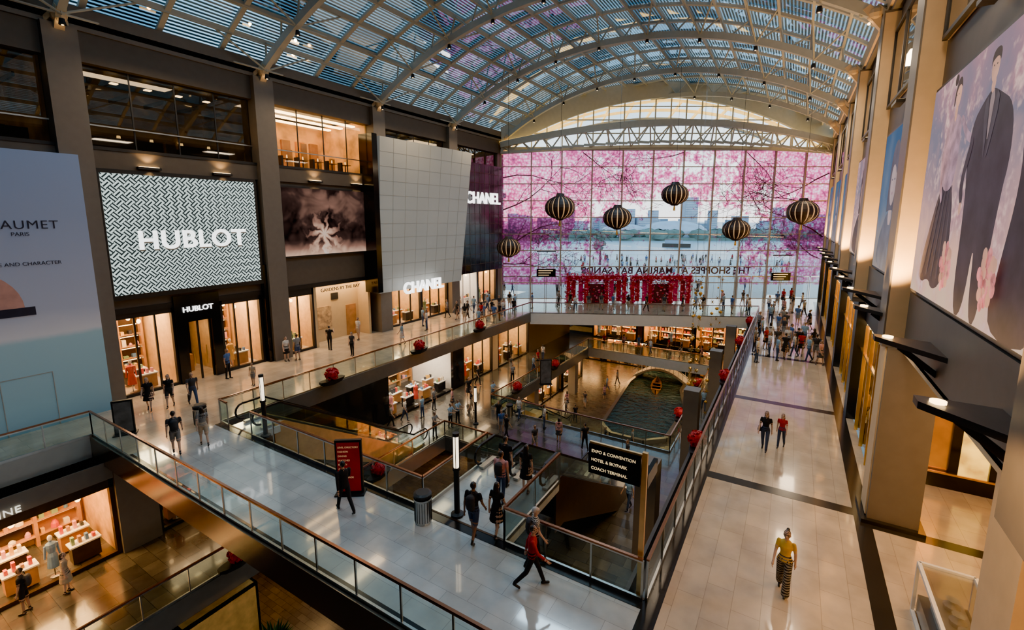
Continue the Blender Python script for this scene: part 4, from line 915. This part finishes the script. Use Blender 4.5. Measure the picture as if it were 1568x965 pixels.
def person(name,x,y,z,head,top='black',bot='black',kind='trousers',sex='m',hair='short',pose='walk',H=1.7,skin=0,sleeve='short',shoe=None,bag=None,ph=1,vox=.02,parent=None,detail=True):
    key=(top,bot,kind,sex,hair,pose,skin,sleeve,ph,vox,bag,detail)
    if key not in CACHE:
        B=Body(); f=sex=='f'; sw=.165 if f else .19; hw=.09
        lean=.04 if pose=='walk' else 0
        def lp(z_): return lean*(z_-.95)
        if pose=='walk': legs=((24,6),(-20,22)) if ph>0 else ((-20,22),(24,6)); arms=((-24,14),(24,28)) if ph>0 else ((24,28),(-24,14))
        elif pose=='walk2': legs=((13,4),(-12,14)) if ph>0 else ((-12,14),(13,4)); arms=((-12,12),(14,20)) if ph>0 else ((14,20),(-12,12))
        elif pose=='lean': legs=((4,2),(-3,2)); arms=((42,60),(42,60))
        elif pose=='phone': legs=((3,1),(-3,2)); arms=((4,8),(38,95))
        else: legs=((3,2),(-4,2)); arms=((3,10),(-3,12))
        B.loft([((0,lp(.84),.84),.10 if not f else .11,.08),((0,lp(.88),.88),.155 if not f else .165,.112),((0,lp(.96),.96),.16 if not f else .165,.118),((0,0,1.02),.145 if not f else .14,.105)],2)
        B.loft([((0,0,.93),.158,.118),((0,0,1.0),.152 if not f else .142,.113),((0,lp(1.1),1.10),.142 if not f else .118,.10),((0,lp(1.2),1.20),.155 if not f else .132,.112),((0,lp(1.3)+(.015 if f else 0),1.29),.168 if not f else .148,.118),((0,lp(1.37),1.37),sw-.01,.10),((0,lp(1.42),1.415),sw*.72,.082),((0,lp(1.45),1.455),.07,.062)],1)
        hands=[]
        for i,sd in enumerate((-1,1)):
            ha,ka=legs[i]; hip=Vector((sd*hw,0,.90)); a=DEG(ha); kn=hip+Vector((sd*.005,math.sin(a),-math.cos(a)))*.42
            a2=DEG(ha-ka); an=kn+Vector((0,math.sin(a2),-math.cos(a2)))*.41
            if kind in('trousers','jeans'): B.cap(hip,kn,.086,.064,2); B.cap(kn,an+Vector((0,0,.02)),.062,.050,2)
            elif kind=='wide': B.cap(hip,kn,.095,.088,2); B.cap(kn,an,.088,.10,2)
            elif kind=='shorts': B.cap(hip,hip.lerp(kn,.85),.092,.082,2); B.cap(hip.lerp(kn,.8),kn,.06,.055,0); B.cap(kn,an,.054,.036,0)
            else: B.cap(hip,kn,.08,.055,0); B.cap(kn,an,.052,.034,0)
            pt=DEG(35) if ka>12 else DEG(-6 if ha>10 else 4); fd=Vector((0,math.cos(pt),-math.sin(pt))); hl=an-fd*.04+Vector((0,0,-.045)); B.cap(hl,hl+fd*.17,.036,.034,3,mid=3); B.cap(an,hl+fd*.03,.04,.04,3,mid=1)
            ua,ea=arms[i]; sh=Vector((sd*sw,lp(1.38),1.385)); q=DEG(ua); ab=.16
            d1=Vector((sd*ab,math.sin(q),-math.cos(q))).normalized(); el=sh+d1*.29; q2=DEG(ua+ea); d2=Vector((sd*.05-(sd*.35 if ea>50 else 0),math.sin(q2),-math.cos(q2))).normalized(); wr=el+d2*.245
            r1=.052 if not f else .044
            if sleeve=='long': B.cap(sh,el,r1+.006,.046,1); B.cap(el,wr,.044,.034,1)
            else:
                B.cap(sh,sh.lerp(el,.6),r1+.008,.05,1); B.cap(sh.lerp(el,.55),el,.042,.038,0); B.cap(el,wr,.038,.026,0)
            pe=wr+d2*.085; B.cap(wr,pe,.027,.033,0,mid=2); hands.append((wr,pe,d2,sd))
        if kind in('skirt','dress'):
            ln=.50 if kind=='dress' else .55
            B.loft([((0,0,1.04),.13,.10),((0,0,.95),.17,.13),((0,0,.8),.19,.16),((0,0,.65),.215,.185),((0,.0,ln),.235,.205)],1 if kind=='dress' else 2)
        hy=lp(1.5)+(.02 if pose in('phone','lean') else .01)
        B.cap((0,lp(1.44),1.43),(0,hy,1.53),.052,.05,0,mid=2)
        B.ell((0,hy+.012,1.60),(.072,.09,.105),0); B.cap((0,hy+.035,1.535),(0,hy+.055,1.53),.042,.032,0,mid=1); B.cap((0,hy+.095,1.60),(0,hy+.112,1.58),.011,.016,0,mid=1)
        for sd in (-1,1): B.ell((sd*.076,hy,1.59),(.014,.02,.032),0,8,5)
        ht=4
        B.ell((0,hy-.012,1.625),(.083,.098,.098),ht); 
        if hair=='long': B.loft([((0,hy-.06,1.28),.06,.028),((0,hy-.068,1.36),.085,.04),((0,hy-.06,1.5),.088,.055),((0,hy-.04,1.62),.082,.07)],ht)
        elif hair=='bob': B.loft([((0,hy-.04,1.47),.08,.05),((0,hy-.035,1.55),.092,.072),((0,hy-.02,1.63),.088,.085)],ht)
        elif hair=='bun': B.ell((0,hy-.1,1.69),(.045,.045,.045),ht)
        elif hair=='cap': B.loft([((0,hy+.06,1.64),.07,.075),((0,hy+.06,1.652),.07,.075)],ht)
        if bag=='shoulder': B.loft([((sw+.07,-.02,.80),.05,.12),((sw+.075,-.02,.9),.06,.14),((sw+.06,-.02,1.05),.04,.12)],5); B.cap((sw+.05,0,1.05),(sw-.05,0,1.42),.012,.012,5)
        elif bag=='back': B.loft([((0,-.17,1.0),.12,.07),((0,-.18,1.15),.14,.085),((0,-.17,1.35),.13,.07),((0,-.15,1.4),.08,.05)],5)
        elif bag=='hand':
            p=hands[1][1]; B.loft([((p.x,p.y,p.z-.38),.05,.13),((p.x,p.y,p.z-.12),.05,.14)],5); B.cap((p.x,p.y-.08,p.z-.12),(p.x,p.y,p.z),.01,.01,5); B.cap((p.x,p.y+.08,p.z-.12),(p.x,p.y,p.z),.01,.01,5)
        me=bpy.data.meshes.new('tmp'); me.from_pydata(B.v,[],B.f); ob=bpy.data.objects.new('tmp',me); bpy.context.scene.collection.objects.link(ob)
        md=ob.modifiers.new('r','REMESH'); md.mode='VOXEL'; md.voxel_size=vox; md.use_smooth_shade=True
        ms=ob.modifiers.new('s','SMOOTH'); ms.iterations=2; ms.factor=.5
        dg=bpy.context.evaluated_depsgraph_get(); ev=ob.evaluated_get(dg); em=ev.to_mesh()
        kd=kdtree.KDTree(len(B.v))
        for i,v_ in enumerate(B.v): kd.insert(v_,i)
        kd.balance()
        V=[v_.co.copy() for v_ in em.vertices]; F=[tuple(p.vertices) for p in em.polygons]; MI=[]
        for p in em.polygons:
            i=kd.find(p.center)[1]; MI.append(B.tag[i])
        ev.to_mesh_clear(); bpy.data.objects.remove(ob); bpy.data.meshes.remove(me)
        D=MB()
        if detail:
            for wr,pe,d2,sd in hands:
                s_=Vector((0,1,0)); s_=(s_-d2*s_.dot(d2)).normalized(); inn=Vector((-sd,0,0))
                for q,(o_,l1) in enumerate(((-.024,.055),(-.008,.066),(.008,.072),(.024,.062))):
                    p0=pe+s_*o_+d2*.01; p1=p0+d2*l1*.55; p2=p1+(d2*.8+inn*.5).normalized()*l1*.55
                    D.tube(p0,p1,.0095,.0085,0,6); D.tube(p1,p2,.0085,.006,0,6)
                p0=wr+d2*.03+s_*.026; p1=p0+(d2*.6+s_*.7).normalized()*.045; D.tube(p0,p1,.012,.009,0,6); D.tube(p1,p1+(d2*.9+inn*.3).normalized()*.03,.009,.007,0,6)
            for sd in (-1,1): D.ell((sd*.03,hy+.091,1.605),(.012,.006,.006),5,6,4); D.ell((sd*.031,hy+.092,1.625),(.018,.005,.004),4,6,4)
            D.ell((0,hy+.092,1.548),(.022,.008,.006),6,6,4)
        key2=[SKINS[skin],CL[top],CL[bot],shoe or SHOE,HAIR2 if hair=='cap' else HAIR,blackm if not bag else CL['charcoal'],EYE,LIP]
        o0=len(V); V+=[Vector(v_) for v_ in D.v]; 
        dm=[D.m[i] for i in D.mi]
        F+=[tuple(i+o0 for i in f_) for f_ in D.f]; MI+=[{0:0,5:6,4:4,6:7}[q] for q in dm]
        mz=min(v_.z for v_ in V)
        nm=bpy.data.meshes.new(name); nm.from_pydata([(v_.x,v_.y,v_.z-mz) for v_ in V],[],F)
        for mm in key2: nm.materials.append(mm)
        nm.polygons.foreach_set('material_index',MI); nm.polygons.foreach_set('use_smooth',[True]*len(F)); nm.update(); CACHE[key]=nm
    o=bpy.data.objects.new(name,CACHE[key]); bpy.context.scene.collection.objects.link(o)
    o.location=(x,y,z+.005); s=H/1.7; o.scale=(s,s,s); o.rotation_euler=(0,0,DEG(head))
    if parent: o.parent=parent
    return o
P=person
P('woman_in_yellow',.4,12.0,0,172,'yellow','pattern','wide','f','bun','walk2',1.62,1,vox=.014,ph=1)
P('woman_in_black',-.4,19.7,0,175,'black','denim','trousers','f','long','walk2',1.6,1,vox=.017,bag='shoulder')
P('girl_in_red',.15,20.3,0,170,'red','denim','trousers','f','long','walk2',1.4,1,vox=.017,ph=-1)
P('man_in_red_jacket',-4.9,9.0,0,-60,'red','black','trousers','m','short','walk',1.68,1,'long',vox=.014)
P('woman_in_striped_top',-5.15,9.62,0,-50,'stripe','black','trousers','f','cap','walk2',1.66,1,vox=.014,bag='back')
P('man_in_black',-11.3,8.6,0,75,'black','black','trousers','m','short','walk',1.7,0,'long',vox=.016)
P('man_in_shorts',-19.8,7.6,0,70,'charcoal','grey','shorts','m','short','walk2',1.72,1,bag='back')
P('woman_shopper',-19.6,8.5,0,75,'grey','beige','shorts','f','long','walk2',1.6,1)
P('woman_in_black',-25.5,8.9,0,-120,'black','black','skirt','f','long','walk2',1.62,1,bag='shoulder')
P('woman_in_black',-25.1,9.6,0,-125,'black','charcoal','shorts','f','long','walk2',1.64,1,ph=-1)
P('man_with_bag',-24.4,10.3,0,-100,'charcoal','denim','jeans','m','short','walk',1.72,0,bag='hand')
P('man_in_blue',-27.0,13.3,0,-60,'blue','black','jeans','m','short','stand',1.72,0)
P('child_shopper',-24.7,13.4,0,-150,'beige','grey','shorts','m','short','stand',1.25,0)
P('man_with_backpack',-7.1,9.6,0,8,'black','denim','shorts','m','short','walk2',1.75,2,bag='back',vox=.016)
P('woman_in_dress',-6.65,10.1,0,5,'black','black','dress','f','long','walk2',1.63,1,vox=.016)
P('man_in_pink_shirt',-7.4,11.5,0,5,'pink','denim','jeans','m','short','stand',1.74,0,bag='back',vox=.018)
P('man_in_black',-7.8,12.4,0,0,'black','black','trousers','m','short','stand',1.76,1)
P('woman_in_black',-7.0,12.4,0,10,'black','black','skirt','f','long','stand',1.66,1)
P('woman_shopper',-27.2,17.0,0,-90,'white','black','skirt','f','long','stand',1.6,1); P('man_shopper',-26.8,17.5,0,90,'grey','denim','shorts','m','short','stand',1.7,0)
P('man_shopper',-27.0,20.1,0,30,'black','black','jeans','m','short','phone',1.72,1); P('woman_shopper',-24.6,20,0,-160,'charcoal','black','jeans','f','bob','stand',1.6,1)
P('woman_shopper',-23.7,23.7,0,150,'lblue','white','skirt','f','long','walk2',1.6,1); P('man_shopper',-27.5,23,0,180,'white','beige','shorts','m','short','stand',1.7,0)
var=[('black','black','jeans','m','short'),('white','denim','jeans','f','long'),('charcoal','grey','shorts','m','short'),('red','black','skirt','f','bob'),('lblue','denim','jeans','m','short'),('black','beige','shorts','f','long'),('grey','black','jeans','m','short'),('black','black','dress','f','bun'),('blue','grey','shorts','m','short'),('pink','charcoal','skirt','f','long')]
def crowd(pts,z,hd=None,nm=None,parent=None,vox=.026):
    for (x,y) in pts:
        v_=R.choice(var); P(nm or ('woman_shopper' if v_[3]=='f' else 'man_shopper'),x,y,z,hd if hd is not None else R.uniform(0,360),v_[0],v_[1],v_[2],v_[3],v_[4],'walk2' if R.random()<.6 else 'stand',R.uniform(1.58,1.76),0,vox=vox,parent=parent,detail=False if vox>.03 else True)
crowd([(-26.8,32.6),(-25.5,32.4),(-24.1,31.7),(-24.9,33.2),(-24.1,33.9),(-23.6,35.2),(-24.2,37.4),(-23,36.3),(-22.4,40.8),(-23.3,38.9),(-22.1,34.2),(-22.3,37),(-25.8,35.4),(-26.5,29),(-25.2,28),(-22.1,31),(-24.5,39.8),(-22.8,32.8),(-25.2,36.8),(-23.3,33.1),(-22.6,35.6),(-21.9,33),(-26.2,38.4)],0)
crowd([(-19,42.6),(-15,44.0),(-12,45.2),(-7.2,47.7),(-4.7,48.5),(-9,47.3),(-17,42.6),(-6,52),(-20.5,43),(-10.5,46),(-13.5,44.2),(-16,43.4),(-8,48.4),(-5.6,49.6),(-3.6,50.5),(-3.2,48.2),(-4.2,53.5),(-18,41.6)],0)
crowd([(-1.5,32.3),(-.9,34.4),(-.4,33.4),(0,34.0),(.5,34.9),(.9,35.4),(1.3,34.2),(1.7,34.8),(-1.2,36),(-1.6,38.9),(-.6,41.8),(1.1,38.4),(.1,36.3),(-.3,44),(.7,46),(-1.1,54.6),(.1,57.5),(1.2,50),(.3,52),(-1.2,48),(1.5,44),(-.2,39.5),(.7,36.1),(1.6,36.8),(-.5,35.6),(1.9,33.6),(.3,37.4),(-1,37.2),(-1.9,41),(-1.3,45.2),(-.4,50),(-.6,56),(1.1,55),(-1.7,51.5),(-1.8,34.9),(-.1,42.8)],0)
crowd([(-11.8,25.1),(-14.9,23.8),(-15.6,24.3),(-22.4,21.1),(-22.3,22.3),(-21.9,24.9),(-22.1,30.8),(-15.6,26.6),(-5.9,20.6),(-5,28.9),(-4.9,30.6),(-21,28),(-20,33),(-19.6,36),(-7.2,24.5),(-4.8,35),(-20.7,40),(-19.3,26),(-12.5,23.2),(-21.7,23.4),(-20.9,25.8),(-13.5,26.4),(-10,25),(-16.6,25.5),(-21.4,35),(-20.2,38),(-9,48),(-12,47.5),(-15,48),(-7,47.6),(-10.5,49),(-13.6,48.8),(-17,47.4)],-5)
for x,y in ((-19.0,21.6),(-19,24),(-19.0,23.2),(-19,28.4)): 
    P('man_at_railing',x,y,-5,-90,R.choice(['grey','lblue','black']),'black','jeans','m','short','lean',1.7,0)
crowd([(-15.6,44),(-16.5,41),(-6.8,43),(-6.9,38),(-16,37.5),(-6.6,47),(-15.9,49),(-18,40),(-6.3,35),(-12,34.5),(-10,35.2),(-7.2,41),(-16.2,46.5),(-17.4,38.5)],-9.5)
P('man_in_black',-22.6,3.5,-5,150,'black','black','shorts','m','short','stand',1.75,0,bag='back'); P('woman_in_floral_dress',-22.5,4.6,-5,-20,'beige','pattern','dress','f','long','stand',1.65,1)
pc_=empty('promenade_crowd'); RP=random.Random(5)
pts=[FW(RP.uniform(8,50),RP.uniform(66,101)) for _ in range(95)]+[FW(RP.uniform(-2,36),RP.uniform(54,62)) for _ in range(22)]
crowd(pts,0,nm='promenade_visitor',parent=pc_,vox=.04)

# ------------------------------------------------------------ lights
def lamp(loc,sx,sy,p,c,tilt=(0,0,0)): area('atrium_floodlight',loc,tilt,sx,sy,p,c)
for y in (7,17,27,37): lamp((-12.8,y,20.8),6,1,430,COOL)
for y in (10,20,30,40,50): lamp((1.2,y,16.6),1.2,3,280,(1,.74,.48))
for y in (12,20,28,36): lamp((-25,y,16.4),1,4,150,WARM2)
for y in (3,9,15): area('passage_downlight',(6,y,5.2),(0,0,0),2,2,260,WARM)
for y in (14,22,30,38): area('soffit_downlight',(-21.9,y,-1.0),(0,0,0),.6,4,80,WARM2)
for y in (25,): area('soffit_downlight',(-12,y,-6.0),(0,0,0),6,2,120,WARM)
for y in (12,20,30,40): area('soffit_downlight',(-4.2,y,-1.0),(0,0,0),1,4,90,WARM2); area('soffit_downlight',(-20,y,-6.0),(0,0,0),1,4,90,WARM)
area('soffit_downlight',(-21.5,2,-1.2),(0,0,0),1,4,60,WARM)
area('canal_fill_light',(-11,44,-1.2),(0,0,0),4,4,70,COOL)  # added cool fill to brighten the canal, no fitting modelled
